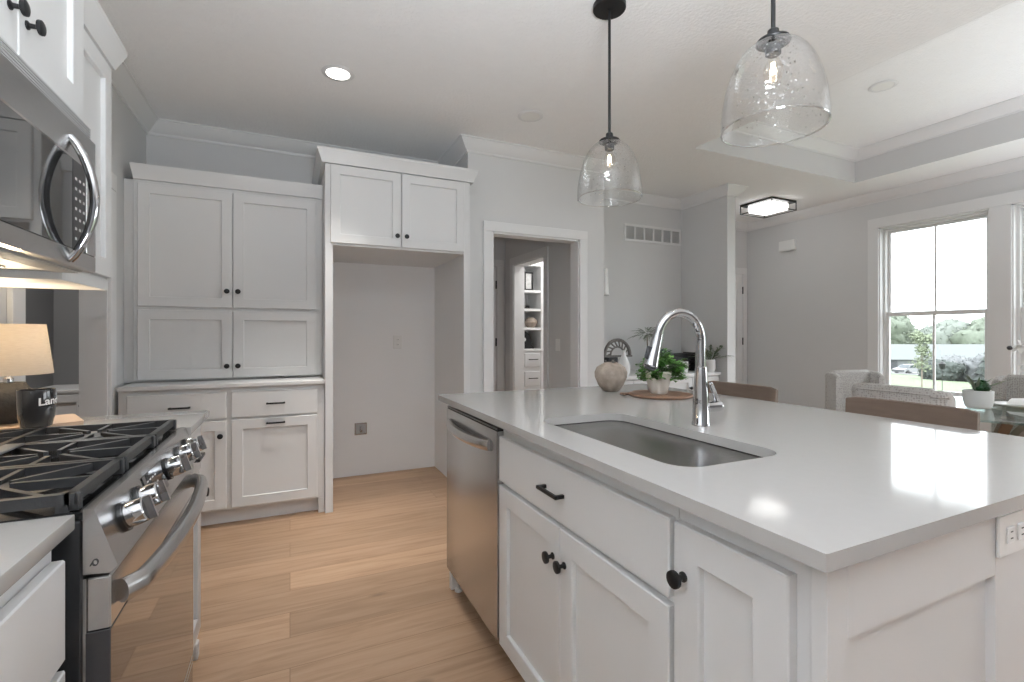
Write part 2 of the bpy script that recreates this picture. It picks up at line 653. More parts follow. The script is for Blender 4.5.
TX0, TX1, TY0, TY1, TZ = 3.04, 5.23, -1.2, 2.975, 3.05
mb = MB()
mb.box(-1.06, TX0, REAR, BY + 0.12, H, H + 0.1)
mb.box(TX1, 6.0, REAR, 4.87, H, H + 0.1)
mb.box(TX0, TX1, TY1, 4.87, H, H + 0.1)
mb.box(TX0, TX1, REAR, TY0, H, H + 0.1)
mb.box(TX0 - 0.02, TX1 + 0.02, TY0 - 0.02, TY1 + 0.02, TZ, TZ + 0.1)
struct(mb.build('ceiling', 'ceiling_white'))
mb = MB(); mb.box(-3.2, -1.06, 1.0, 7.0, 2.5, 2.6)
struct(mb.build('ceiling_side_room', 'ceiling_white'))
mb = MB(); mb.box(1.28, 4.2, 4.87, 7.2, H, H + 0.1); mb.box(1.28, 2.6, 4.36, 4.88, H + 0.001, H + 0.1)
struct(mb.build('ceiling_hall', 'ceiling_white'))
# grey risers of the tray ceiling
mb = MB()
t = 0.03
mb.box(TX0, TX1, TY1 - 0.004, TY1 + t, H + 0.001, TZ)
mb.box(TX0, TX1, TY0 - t, TY0 + 0.004, H + 0.001, TZ)
mb.box(TX0 - t, TX0 + 0.004, TY0 - t, TY1 + t, H + 0.001, TZ)
mb.box(TX1 - 0.004, TX1 + t, TY0 - t, TY1 + t, H + 0.001, TZ)
struct(mb.build('wall_tray', 'wall_grey'))

# left wall with a cased opening into the side room
OY0, OY1, OZ = 2.46, 3.43, 2.03
mb = MB()
mb.box(LX - 0.12, LX, REAR, OY0, 0, H)
mb.box(LX - 0.12, LX, OY1, BY + 0.12, 0, H)
mb.box(LX - 0.12, LX, OY0, OY1, OZ, H)
struct(mb.build('wall_left', 'wall_grey'))
# back wall, hall wall with doorway, its two returns, nook wall, stub wall, entry wall
mb = MB(); mb.box(LX, 1.40, BY, BY + 0.12, 0, H)
struct(mb.build('wall_back', 'alcove_bright' if False else 'wall_grey'))
HX0, HX1, HZ = 1.486, 2.317, 2.03
mb = MB()
mb.box(1.28, HX0, HY, HY + 0.12, 0, H)
mb.box(HX1, 2.584, HY, HY + 0.12, 0, H)
mb.box(HX0, HX1, HY, HY + 0.12, HZ, H)
mb.box(1.28, 1.40, HY + 0.12, BY, 0, H)
struct(mb.build('wall_hall', 'wall_grey'))
BO0, BO1 = 4.47, 5.24
mb = MB()
mb.box(2.45, 2.584, HY + 0.12, BO0, 0, H)
mb.box(2.45, 2.584, BO1, 5.5, 0, H)
mb.box(2.45, 2.584, BO0, BO1, 2.03, H)
struct(mb.build('wall_hall_right', 'wall_grey'))
mb = MB()
mb.box(1.28, 2.6, 5.5, 5.6, 0, H)
mb.box(1.28, 1.40, BY + 0.12, 5.5, 0, H)
struct(mb.build('wall_hall_end', 'wall_grey'))
mb = MB(); mb.box(2.584, 4.14, BY, BY + 0.12, 0, H)
struct(mb.build('wall_nook', 'wall_grey'))
mb = MB()
mb.box(2.6, 4.2, 5.80, 5.9, 0, H)
struct(mb.build('wall_study', 'wall_grey'))
mb = MB(); mb.box(4.14, 4.255, HY, 5.9, 0, H)
struct(mb.build('wall_stub', 'wall_grey'))
mb = MB(); mb.box(4.255, 6.0, 4.75, 4.87, 0, H)
struct(mb.build('wall_entry', 'wall_grey'))
# window wall
W1 = (2.164, 3.08)
W2 = (1.10, 2.015)
WZ0, WZ1 = 0.55, 2.36
mb = MB()
mb.box(RX, RX + 0.15, W1[1], 4.87, 0, H)
mb.box(RX, RX + 0.15, W2[1], W1[0], WZ0, WZ1)
mb.box(RX, RX + 0.15, 0.35, W2[0], 0, H)
mb.box(RX, RX + 0.15, -1.85, 0.35, 2.15, H)  # wall over the unseen opening added for daylight
mb.box(RX, RX + 0.15, REAR, -1.85, 0, H)
mb.box(RX, RX + 0.15, W2[0], W1[1], WZ1, H)
mb.box(RX, RX + 0.15, W2[0], W1[1], 0, WZ0)
struct(mb.build('wall_right', 'wall_grey'))
mb = MB()
mb.box(LX - 0.12, RX + 0.15, REAR - 0.15, REAR, 0, H)
struct(mb.build('wall_rear', 'shade_grey'))  # unseen wall, coloured dark to cut light thrown back at the island
# side room shell
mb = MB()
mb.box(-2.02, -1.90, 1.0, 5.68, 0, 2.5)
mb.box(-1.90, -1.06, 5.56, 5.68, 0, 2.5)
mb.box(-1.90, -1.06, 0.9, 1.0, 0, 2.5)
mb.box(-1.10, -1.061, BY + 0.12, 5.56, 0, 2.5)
struct(mb.build('wall_side_room', 'shade_grey'))

# crown mouldings
CR = [(0.0, 2.642), (0.012, 2.642), (0.016, 2.656), (0.026, 2.662), (0.072, 2.716), (0.078, 2.728), (0.088, 2.731), (0.088, 2.7395), (0.0, 2.7395)]
mb = MB()
mb.sweep([(LX, REAR), (LX, BY), (1.28, BY), (1.28, HY), (2.584, HY), (2.584, BY), (4.14, BY), (4.14, HY), (4.255, HY), (4.255, 4.75), (RX, 4.75), (RX, REAR)], CR)
struct(mb.build('trim_1', 'trim_white', angle=20))
mb = MB()
dz = TZ - H
mb.sweep([(TX0, TY0), (TX0, TY1), (TX1, TY1), (TX1, TY0), (TX0, TY0)], [(d, z + dz) for d, z in CR])
struct(mb.build('trim_2', 'trim_white', angle=20))


def casing(name, face, pl, u0, u1, z1, w=0.085, th=0.018, jamb=0.12, head=None):
    """door casing on a wall face + jamb lining through the wall"""
    hd = head or w
    mb = MB()
    b = 0.002
    fb(mb, face, pl, u0 - w, u0, 0.0003, th, 0.0, z1, b)
    fb(mb, face, pl, u1, u1 + w, 0.0003, th, 0.0, z1, b)
    fb(mb, face, pl, u0 - w, u1 + w, 0.0003, th + 0.002, z1, z1 + hd, b)
    fb(mb, face, pl, u0 - 0.001, u0 + 0.014, -jamb, 0.003, 0.0, z1, 0)
    fb(mb, face, pl, u1 - 0.014, u1 + 0.001, -jamb, 0.003, 0.0, z1, 0)
    fb(mb, face, pl, u0, u1, -jamb, 0.003, z1 - 0.014, z1 + 0.001, 0)
    return struct(mb.build(name, 'trim_white'))


casing('trim_3', '-y', HY, HX0, HX1, HZ, 0.078)
casing('trim_4', '+x', LX, OY0, OY1, OZ, 0.095, jamb=0.12)
casing('trim_5', '-x', 2.45, BO0, BO1, 2.03, 0.085, jamb=0.134)

# white corner piece at the end of the stub wall and baseboards
mb = MB()
BB = [(0.0, 0.0), (0.014, 0.0), (0.014, 0.10), (0.009, 0.115), (0.0, 0.12)]
mb.sweep([(4.14, BY), (4.14, HY), (4.255, HY), (4.255, 4.75), (4.78, 4.75)], BB)
mb.sweep([(RX, 4.75), (RX, REAR)], BB)
mb.sweep([(2.40, HY), (2.584, HY), (2.584, BY), (4.14, BY)], BB)
struct(mb.build('baseboard_right', 'trim_white'))


def panel_door(name, face, pl, u0, u1, z1, hinges_u, cas=True, w=0.085, left=True, right=True):
    mb = MB()
    b = 0.002
    st = 0.11
    fb(mb, face, pl, u0, u0 + st, 0.0, 0.012, 0.01, z1, b)
    fb(mb, face, pl, u1 - st, u1, 0.0, 0.012, 0.01, z1, b)
    for za, zb in ((0.01, 0.22), (0.86, 1.02), (z1 - 0.12, z1)):
        fb(mb, face, pl, u0 + st, u1 - st, 0.0, 0.012, za, zb, b)
    fb(mb, face, pl, u0 + st, u1 - st, -0.01, 0.004, 0.2, z1 - 0.1)
    d = struct(mb.build(name, 'trim_white'))
    for z in (0.25, 1.1, z1 - 0.22):
        h = MB()
        fb(h, face, pl, hinges_u - 0.008, hinges_u + 0.008, 0.010, 0.024, z - 0.05, z + 0.05, 0.003)
        h.build('hinge', 'black_metal', d)
    if cas:
        c = MB()
        if left: fb(c, face, pl, u0 - w - 0.006, u0 - 0.006, 0.0, 0.018, 0, z1 + 0.006, b)
        if right: fb(c, face, pl, u1 + 0.006, u1 + w + 0.006, 0.0, 0.018, 0, z1 + 0.006, b)
        fb(c, face, pl, u0 - (w if left else 0) - 0.006, u1 + (w if right else 0) + 0.006, 0.0, 0.02, z1 + 0.006, z1 + 0.09, b)
        c.build('door_casing', 'trim_white', d)
    return d


panel_door('door_1', '-y', 4.75, 4.95, 5.745, 2.03, 5.742, w=0.075)
panel_door('door_2', '-y', 5.5, 1.55, 2.325, 2.03, 2.32, w=0.09)


# ------------------------------------------------------------------ windows
def window(name, y0, y1):
    root = MB()
    x = RX
    root_o = None
    f = MB()       # outer frame, set into the wall
    fw = 0.035
    f.box(x + 0.05, x + 0.14, y0, y0 + fw, WZ0, WZ1, 0.002)
    f.box(x + 0.05, x + 0.14, y1 - fw, y1, WZ0, WZ1, 0.002)
    f.box(x + 0.05, x + 0.14, y0 + fw, y1 - fw, WZ1 - fw, WZ1, 0.002)
    f.box(x + 0.05, x + 0.14, y0 + fw, y1 - fw, WZ0, WZ0 + fw, 0.002)
    # lining boards of the reveal
    f.box(x - 0.002, x + 0.05, y0 - 0.001, y0 + 0.012, WZ0, WZ1)
    f.box(x - 0.002, x + 0.05, y1 - 0.012, y1 + 0.001, WZ0, WZ1)
    f.box(x - 0.002, x + 0.05, y0, y1, WZ1 - 0.012, WZ1 + 0.001)
    f.box(x - 0.03, x + 0.05, y0 - 0.02, y1 + 0.02, WZ0 - 0.025, WZ0 + 0.002, 0.003)
    o = struct(f.build(name, 'trim_white'))
    zm = 1.415
    for nm, za, zb, xo in (('lower_sash', WZ0 + fw, zm + 0.022, 0.066), ('upper_sash', zm - 0.022, WZ1 - fw, 0.098)):
        s = MB()
        sw = 0.028
        a, b = y0 + fw, y1 - fw
        xa, xb = x + xo, x + xo + 0.03
        s.box(xa, xb, a, a + sw, za, zb, 0.003)
        s.box(xa, xb, b - sw, b, za, zb, 0.003)
        s.box(xa, xb, a + sw, b - sw, za, za + 0.044, 0.003)
        s.box(xa, xb, a + sw, b - sw, zb - 0.044 + (0.015 if nm == 'upper_sash' else 0), zb, 0.003)
        s.box(xa + 0.006, xb - 0.006, (a + b) / 2 - 0.009, (a + b) / 2 + 0.009, za + 0.04, zb - 0.03, 0.002)
        so = s.build(nm, 'trim_white', o)
        g = MB()
        g.box(xa + 0.013, xa + 0.017, a + sw - 0.005, b - sw + 0.005, za + 0.035, zb - 0.028)
        g.build('pane', 'pane_glass', so)
    return o


window('window_1', *W1)
window('window_2', *W2)
mb = MB()
b = 0.002
mb.box(RX - 0.02, RX, W1[1], W1[1] + 0.105, WZ0 - 0.14, WZ1, b)
mb.box(RX - 0.02, RX, W2[1], W1[0], WZ0 + 0.003, WZ1 - 0.0005, b)
mb.box(RX - 0.02, RX, W2[0] - 0.105, W2[0], WZ0 - 0.14, WZ1, b)
mb.box(RX - 0.022, RX, W2[0] - 0.105, W1[1] + 0.105, WZ1, WZ1 + 0.105, b)
mb.box(RX - 0.02, RX, W2[0] + 0.0005, W1[1] - 0.0005, WZ0 - 0.14, WZ0 - 0.026, b)
struct(mb.build('trim_6', 'trim_white'))

# ------------------------------------------------------------------ pantry wall: base cabinet, ledge, upper cabinet
PB = 3.47
t = thing('pantry_base_cabinet', 'white base cabinet with drawers and black bar pulls under the painted ledge', 'cabinet', (-0.35, 3.86, 0))
mb = MB()
mb.box(-0.90, 0.211, PB, BY - 0.003, 0.10, 0.866, 0.001)
mb.build('body', 'cabinet_white', t)
mb = MB(); mb.box(-0.90, 0.172, PB + 0.065, BY - 0.01, 0.0, 0.0995); mb.box(0.173, 0.211, PB, BY - 0.02, 0.0, 0.0995, 0.001)
mb.build('toe_kick', 'cabinet_white', t)
d = slab('drawer', '-y', PB, -0.857, -0.36, 0.676, 0.838, t); pull('-y', PB, -0.60, 0.757, 0.098, d)
d = slab('drawer', '-y', PB, -0.331, 0.165, 0.676, 0.838, t); pull('-y', PB, -0.083, 0.757, 0.098, d)
d = shaker('door', '-y', PB, -0.857, -0.36, 0.115, 0.662, t); knob('-y', PB, -0.39, 0.57, d)
d = shaker('door', '-y', PB, -0.331, 0.165, 0.115, 0.662, t); pull('-y', PB, -0.083, 0.632, 0.098, d)
mb = MB(); mb.box(-0.90, 0.211, PB - 0.03, BY - 0.003, 0.867, 0.893, 0.003)
tag(mb.build('pantry_ledge', 'cabinet_white'), 'white painted ledge between the tall pantry doors and the drawers below', 'ledge')

PU = 3.70
t = thing('pantry_upper_cabinet', 'tall white four door wall cabinet standing on the painted ledge beside the fridge alcove', 'cabinet', (-0.33, 3.97, 0.893))
mb = MB()
mb.box(-0.885, 0.211, PU, BY - 0.003, 0.910, 2.19, 0.001)
mb.box(-0.885, 0.211, PU + 0.03, BY - 0.003, 0.894, 0.9095)
mb.box(LX + 0.001, -0.8855, PU + 0.03, PU + 0.05, 0.894, 2.17)
mb.build('body', 'cabinet_white', t)
for z0, z1, kz in ((1.374, 2.142, 1.482), (0.910, 1.353, 0.988)):
    d = shaker('door', '-y', PU, -0.86, -0.349, z0, z1, t); knob('-y', PU, -0.378, kz, d)
    d = shaker('door', '-y', PU, -0.343, 0.168, z0, z1, t); knob('-y', PU, -0.314, kz, d)
mb = MB()
mb.sweep([(-0.862, BY - 0.003), (-0.862, PU), (0.211, PU)], [(0.0005, 2.165), (0.020, 2.165), (0.022, 2.185), (0.034, 2.245), (0.034, 2.258), (0.0005, 2.258)])
mb.build('crown', 'cabinet_white', t, angle=20)

# refrigerator enclosure
FY = 3.44
t = thing('refrigerator_enclosure', 'white enclosure around the empty fridge alcove with a two door cabinet on top', 'cabinet', (0.72, 3.85, 0))
mb = MB(); mb.box(0.213, 0.263, FY, BY - 0.003, 0.0, 2.36, 0.0015); mb.build('side_panel', 'cabinet_white', t)
mb = MB(); mb.box(1.19, 1.24, FY, BY - 0.003, 0.0, 2.36, 0.0015); mb.build('side_panel', 'cabinet_white', t)
mb = MB(); mb.box(0.2635, 1.1895, BY - 0.006, BY - 0.0005, 0.0, 1.7995); mb.build('bright_lining', 'alcove_bright', t)  # sheet added over the back wall to brighten the alcove
mb = MB(); mb.box(0.2635, 1.1895, FY + 0.002, BY - 0.003, 1.80, 2.36, 0.001); mb.build('body', 'cabinet_white', t)
d = shaker('door', '-y', FY, 0.246, 0.716, 1.814, 2.338, t); knob('-y', FY, 0.686, 1.89, d)
d = shaker('door', '-y', FY, 0.722, 1.190, 1.814, 2.338, t); knob('-y', FY, 0.752, 1.89, d)
mb = MB()
mb.sweep([(0.213, BY - 0.003), (0.213, FY), (1.24, FY), (1.24, HY - 0.001)],
         [(0.0005, 2.345), (0.022, 2.345), (0.025, 2.362), (0.050, 2.42), (0.050, 2.436), (0.0005, 2.436)])
mb.box(0.214, 1.239, FY + 0.001, BY - 0.004, 2.361, 2.40)
mb.build('crown', 'cabinet_white', t, angle=20)

# alcove wall boxes
def outlet_plate(name, label, face, pl, u, z, w, h, cover, slots, group=None):
    t = thing(name, label, 'outlet', fp(face, pl, u, 0, z))
    mb = MB(); fb(mb, face, pl, u - w / 2, u + w / 2, 0.0005, 0.006, z - h / 2, z + h / 2, 0.002)
    mb.build('cover_plate', cover, t)
    horiz = w > h
    for s in (-1, 1):
        uu, zz = (u + s * 0.021, z) if horiz else (u, z + s * 0.021)
        r = MB(); fb(r, face, pl, uu - 0.015, uu + 0.015, 0.006, 0.0085, zz - 0.015, zz + 0.015, 0.002)
        ro = r.build('receptacle', slots, t)
        q = MB()
        for a in (-0.006, 0.006):
            if horiz:
                fb(q, face, pl, uu - 0.004, uu + 0.004, 0.0086, 0.0092, zz + a - 0.001, zz + a + 0.001)
            else:
                fb(q, face, pl, uu + a - 0.001, uu + a + 0.001, 0.0086, 0.0092, zz - 0.004, zz + 0.004)
        q.build('slot', 'black_metal', ro)
    return t


outlet_plate('wall_outlet', 'white duplex outlet high on the fridge alcove wall', '-y', BY - 0.006, 0.858, 1.13, 0.075, 0.118, 'white_plastic', 'white_plastic')
BYL = BY - 0.006
t = thing('water_box', 'steel water valve box recessed low in the fridge alcove wall', 'valve box', (0.545, BYL, 0.35))
mb = MB()
for a in ((0.495, 0.505, 0.345, 0.445), (0.585, 0.595, 0.345, 0.445), (0.505, 0.585, 0.345, 0.355), (0.505, 0.585, 0.435, 0.445)):
    mb.box(a[0], a[1], BYL - 0.010, BYL - 0.0005, a[2], a[3], 0.001)
mb.build('frame', 'steel', t)
mb = MB(); mb.box(0.506, 0.584, BYL - 0.004, BYL - 0.001, 0.356, 0.434); mb.build('back_plate', 'grey_plastic', t)
mb = MB(); mb.lathe([(0, 0), (0.012, 0), (0.012, 0.02), (0.006, 0.022), (0.006, 0.03), (0, 0.03)], (0.545, BYL - 0.004, 0.38), (0, -1, 0), 14)
mb.tube([(0.545, BYL - 0.02, 0.385), (0.545, BYL - 0.02, 0.42)], 0.008, 10)
mb.build('valve', 'chrome', t)

# ------------------------------------------------------------------ left run
CZ0, CZ1 = 0.889, 0.914
LF = -0.32      # face frame plane of left base cabinets
t = thing('base_cabinet', 'narrow white base cabinet right of the range, seen edge on', 'cabinet', (-0.63, 1.94, 0))
mb = MB(); mb.box(LX + 0.002, LF, 1.757, 2.115, 0.10, CZ0 - 0.001, 0.001); mb.build('body', 'cabinet_white', t)
mb = MB(); mb.box(LX + 0.002, LF - 0.06, 1.757, 2.10, 0, 0.0995); mb.build('toe_kick', 'cabinet_white', t)
mb = MB(); mb.box(LF - 0.05, LF + 0.012, 2.085, 2.125, 0.0, 0.06, 0.004); mb.build('foot', 'cabinet_white', t)
d = slab('drawer', '+x', LF, 1.765, 2.10, 0.70, 0.862, t); pull('+x', LF, 1.93, 0.78, 0.098, d)
d = shaker('door', '+x', LF, 1.765, 2.10, 0.115, 0.685, t); knob('+x', LF, 2.07, 0.62, d)
mb = MB(); mb.box(LX + 0.001, -0.276, 1.756, 2.125, CZ0, CZ1, 0.003, 2)
tag(mb.build('countertop', 'quartz'), 'short off-white quartz countertop right of the range, with lamp and mug', 'countertop')

t = thing('base_cabinet', 'white base cabinet left of the range at the photo edge', 'cabinet', (-0.63, 0.2, 0))
mb = MB(); mb.box(LX + 0.002, LF - 0.012, -0.7, 0.965, 0.10, CZ0 - 0.001, 0.001); mb.build('body', 'cabinet_white', t)
mb = MB(); mb.box(LX + 0.002, LF - 0.07, -0.7, 0.965, 0, 0.0995); mb.build('toe_kick', 'cabinet_white', t)
for a, b_ in ((0.12, 0.955), (-0.68, 0.11)):
    d = slab('drawer', '+x', LF - 0.012, a, b_, 0.70, 0.855, t); pull('+x', LF - 0.012, (a + b_) / 2, 0.785, 0.098, d)
    d = shaker('door', '+x', LF - 0.012, a, b_, 0.115, 0.685, t); knob('+x', LF - 0.012, b_ - 0.03, 0.62, d)
mb = MB(); mb.box(LX + 0.001, -0.310, -0.75, 0.985, CZ0, CZ1, 0.003, 2)
tag(mb.build('countertop', 'quartz'), 'off-white quartz countertop left of the range at the photo edge', 'countertop')

# upper cabinets
UF = -0.55
t = thing('over_range_cabinet', 'white two door wall cabinet above the microwave with black knobs', 'cabinet', (-0.74, 1.37, 1.79))
mb = MB(); mb.box(LX + 0.002, UF, 0.992, 1.75, 1.79, 2.52, 0.001); mb.build('body', 'cabinet_white', t)
d = shaker('door', '+x', UF, 0.998, 1.379, 1.80, 2.48, t, rail=0.075); knob('+x', UF, 1.345, 1.885, d)
d = shaker('door', '+x', UF, 1.384, 1.745, 1.80, 2.48, t, rail=0.075); knob('+x', UF, 1.418, 1.885, d)
t = thing('wall_cabinet', 'narrow white wall cabinet with crown just past the microwave', 'cabinet', (-0.76, 1.94, 1.365))
U2 = -0.585
mb = MB(); mb.box(LX + 0.002, U2, 1.752, 2.115, 1.39, 2.16, 0.001); mb.box(LX + 0.002, U2 + 0.005, 1.752, 2.118, 1.352, 1.3895, 0.001); mb.build('body', 'cabinet_white', t)
d = shaker('door', '+x', U2, 1.758, 2.108, 1.395, 2.125, t); knob('+x', U2, 1.79, 1.45, d)
mb = MB()
mb.sweep([(U2, 1.752), (U2, 2.115), (LX + 0.002, 2.115)][::-1], [(-0.0005, 2.135), (-0.022, 2.135), (-0.05, 2.205), (-0.05, 2.222), (-0.0005, 2.222)])
mb.build('crown', 'cabinet_white', t, angle=20)

# microwave
t = thing('microwave', 'stainless over-the-range microwave with bowed handle and dark glass door', 'microwave', (-0.72, 1.37, 1.376))
MX = -0.53
mb = MB(); mb.box(LX + 0.002, MX, 0.993, 1.749, 1.385, 1.745, 0.003); mb.box(LX + 0.002, MX - 0.03, 0.993, 1.749, 1.745, 1.789); mb.build('body', 'side_black', t)
mb = MB()
mb.box(MX - 0.03, MX + 0.012, 0.995, 1.747, 1.7455, 1.786, 0.002)
for k in range(5):
    mb.box(MX + 0.012, MX + 0.016, 1.0, 1.742, 1.750 + k * 0.007, 1.753 + k * 0.007)
mb.build('top_vent', 'grey_plastic', t)
dr = MB()
dr.box(MX, -0.505, 0.993, 1.749, 1.652, 1.7445, 0.003)
dr.box(MX, -0.505, 0.993, 1.749, 1.376, 1.420, 0.003)
dr.box(MX, -0.505, 1.682, 1.749, 1.420, 1.652, 0.002)
dr.box(MX, -0.505, 0.993, 1.02, 1.420, 1.652, 0.002)
door = dr.build('door', 'steel', t)
mb = MB(); mb.box(MX, -0.5065, 1.021, 1.592, 1.4205, 1.6515, 0.001); mb.build('glass', 'black_glass', door)
mb = MB(); mb.box(MX, -0.5065, 1.593, 1.681, 1.4205, 1.6515, 0.001); cp = mb.build('control_panel', 'black_enamel', t)
mb = MB()
for r_ in range(7):
    for c_ in range(3):
        y, z = 1.607 + c_ * 0.026, 1.445 + r_ * 0.026
        mb.box(-0.5066, -0.5060, y, y + 0.012, z, z + 0.007)
mb.build('button', 'grey_plastic', cp)
mb = MB()
pts, rr = [], []
for k in range(25):
    s = k / 24
    z = 1.388 + 0.312 * s
    pts.append((-0.507 + 0.050 * math.sin(math.pi * s) ** 0.75, 1.575, z))
    rr.append(0.0105)
mb.tube(pts, rr, 14, up=(0, 1, 0), flat=1.1)
mb.build('handle', 'chrome', t)
mb = MB()
mb.box(LX + 0.02, MX - 0.002, 1.0, 1.742, 1.374, 1.3845, 0.002)
for k in range(9):
    mb.box(MX - 0.06 + k * 0.006, MX - 0.057 + k * 0.006, 1.01, 1.73, 1.370, 1.374)
bt = mb.build('underside', 'grey_plastic', t)
mb = MB(); mb.box(-0.80, -0.66, 1.06, 1.30, 1.3695, 1.3735, 0.001); mb.build('filter', 'steel', bt)
mb = MB(); mb.box(-0.80, -0.66, 1.42, 1.66, 1.3695, 1.3735, 0.001); mb.build('filter', 'steel', bt)
mb = MB(); mb.box(-0.63, -0.60, 1.30, 1.42, 1.3705, 1.3735, 0.001); mb.build('task_lamp', 'lens_lit', bt)
area('microwave_task_light', (-0.68, 1.36, 1.364), (0, 0, 0), 0.10, 0.12, 1.0, (1, 0.78, 0.52))

# range
RY0, RY1 = 0.993, 1.747
t = thing('gas_range', 'stainless slide-in gas range with black cast iron grates', 'range', (-0.6, 1.37, 0))
mb = MB()
mb.box(LX + 0.012, -0.3045, RY0, RY1, 0.06, 0.899, 0.003)
mb.box(LX + 0.04, -0.36, RY0 + 0.03, RY1 - 0.03, 0.0, 0.06)
mb.box(-0.385, -0.37, RY0 - 0.003, RY0, 0.1, 0.86, 0.001)
mb.build('body', 'side_black', t)
mb = MB(); mb.box(LX + 0.012, -0.294, RY0, RY1, 0.8995, 0.913, 0.003, 2); ct = mb.build('cooktop', 'black_enamel', t)
# burners
burn = [(-0.78, 1.13, 0.04), (-0.48, 1.13, 0.05), (-0.63, 1.37, 0.055), (-0.78, 1.61, 0.045), (-0.48, 1.61, 0.05)]
for x, y, r in burn:
    mb = MB()
    mb.lathe([(0, 0), (r * 1.15, 0), (r * 1.1, 0.010), (r * 0.9, 0.011), (r * 0.9, 0.014), (r * 0.85, 0.02), (0, 0.021)], (x, y, 0.9132), n=26)
    mb.build('burner', 'cast_iron', ct)
GZ = 0.943


def grate(y0, y1, center=False):
    mb = MB()
    x0, x1 = -0.905, -0.322
    w, h = 0.013, 0.018
    zc = GZ - h / 2
    mb.bar((x0, y0 + w / 2, zc), (x1, y0 + w / 2, zc), w, h)
    mb.bar((x0, y1 - w / 2, zc), (x1, y1 - w / 2, zc), w, h)
    for x in (x0, x1):
        mb.bar((x, y0, zc), (x, y1, zc), w, h)
    xm = (x0 + x1) / 2
    mb.bar((xm, y0, zc), (xm, y1, zc), w, h)
    yc = (y0 + y1) / 2
    for xb in ((x0 + xm) / 2, (xm + x1) / 2):
        for a in range(8):
            an = a * math.pi / 4 + 0.0
            dx, dy = math.cos(an), math.sin(an)
            lim = 0.123 if a % 2 == 0 and abs(dy) > 0.5 else (0.14 if a % 2 == 0 else 0.15)
            r0 = 0.028
            ex, ey = xb + dx * lim, yc + dy * lim
            ey = max(y0 + w / 2, min(y1 - w / 2, ey))
            ex = max(x0, min(x1, ex))
            mb.bar((xb + dx * r0, yc + dy * r0, zc - 0.001), (ex, ey, zc - 0.001), 0.009, 0.016)
    for x in (x0 + 0.01, xm, x1 - 0.01):
        for y in (y0 + 0.008, y1 - 0.008):
            mb.box(x - 0.008, x + 0.008, y - 0.007, y + 0.007, 0.9132, GZ - 0.01)
    # front drop lugs
    for y in (y0 + 0.012, y1 - 0.012):
        mb.box(x1 - 0.004, x1 + 0.012, y - 0.007, y + 0.007, 0.9135, GZ, 0.002)
    return mb.build('grate', 'cast_iron', ct, angle=25)


for a, b_ in ((0.998, 1.244), (1.247, 1.493), (1.496, 1.742)):
    grate(a, b_)
mb = MB()
for k in range(3):
    mb.box(-0.70 + k * 0.055, -0.665 + k * 0.055, 1.262, 1.478, GZ + 0.0005, GZ + 0.006, 0.002)
mb.build('simmer_plate', 'griddle_grey', ct)
# sloped control panel
mb = MB()
prof = [(-0.303, 0.917), (-0.289, 0.917), (-0.258, 0.819), (-0.268, 0.808), (-0.303, 0.812)]
mb.prism(prof, 'y', RY0 - 0.001, RY1 + 0.001)
pan = mb.build('control_panel', 'steel', t)
nrm = Vector((0.098, 0, 0.031)).normalized()
slope = Vector((0.031, 0, -0.098)).normalized()
org = Vector((-0.289, 0, 0.917))


def on_panel(y, s, out=0.0):
    p = org + slope * s + nrm * out
    return Vector((p.x, y, p.z))


for y in (1.082, 1.182, 1.42, 1.56, 1.66):
    mb = MB()
    mb.lathe([(0, 0), (0.027, 0), (0.027, 0.006), (0, 0.006)], on_panel(y, 0.05, 0.0006), nrm, 24)
    k0 = mb.build('knob_ring', 'black_enamel', pan)
    mb = MB()
    mb.lathe([(0, 0), (0.0225, 0), (0.0235, 0.012), (0.0225, 0.028), (0.0205, 0.030), (0, 0.030)], on_panel(y, 0.05, 0.0068), nrm, 24)
    c = on_panel(y, 0.05, 0.0385)
    a1, a2 = c - slope * 0.021, c + slope * 0.021
    sd = Vector((0, 0.0055, 0))
    nn = nrm * 0.010
    mb.loft([[a1 - sd - nn * 0.4, a1 + sd - nn * 0.4, a1 + sd * 0.7 + nn, a1 - sd * 0.7 + nn], [a2 - sd - nn * 0.4, a2 + sd - nn * 0.4, a2 + sd * 0.7 + nn, a2 - sd * 0.7 + nn]])
    mb.build('knob', 'chrome', pan)
mb = MB()
q = [on_panel(1.235, 0.020, 0.0006), on_panel(1.385, 0.020, 0.0006), on_panel(1.385, 0.083, 0.0006), on_panel(1.235, 0.083, 0.0006)]
mb.loft([q, [p + nrm * 0.0015 for p in q]])
dp = mb.build('display', 'black_glass', pan)
mb = MB()
for i in range(3):
    for j in range(4):
        y, s = 1.255 + j * 0.02, 0.034 + i * 0.016
        q = [on_panel(y, s, 0.0022), on_panel(y + 0.010, s, 0.0022), on_panel(y + 0.010, s + 0.003, 0.0022), on_panel(y, s + 0.003, 0.0022)]
        mb.loft([q, [p + nrm * 0.0003 for p in q]])
mb.build('key_print', 'print_white', dp)
# maker's emblem on the panel end: a small ring with a tail
mb = MB()
ec = Vector((-0.287, RY0 - 0.0022, 0.829))
ring = [ec + Vector((0.0034 * math.cos(a), 0, 0.0048 * math.sin(a))) for a in [2 * math.pi * k / 18 for k in range(19)]]
mb.tube(ring, 0.0008, 6)
mb.tube([ec + Vector((-0.0065, 0, -0.0045)), ec + Vector((-0.0035, 0, 0.001))], 0.0008, 6)
mb.build('emblem', 'seal_dark', pan)
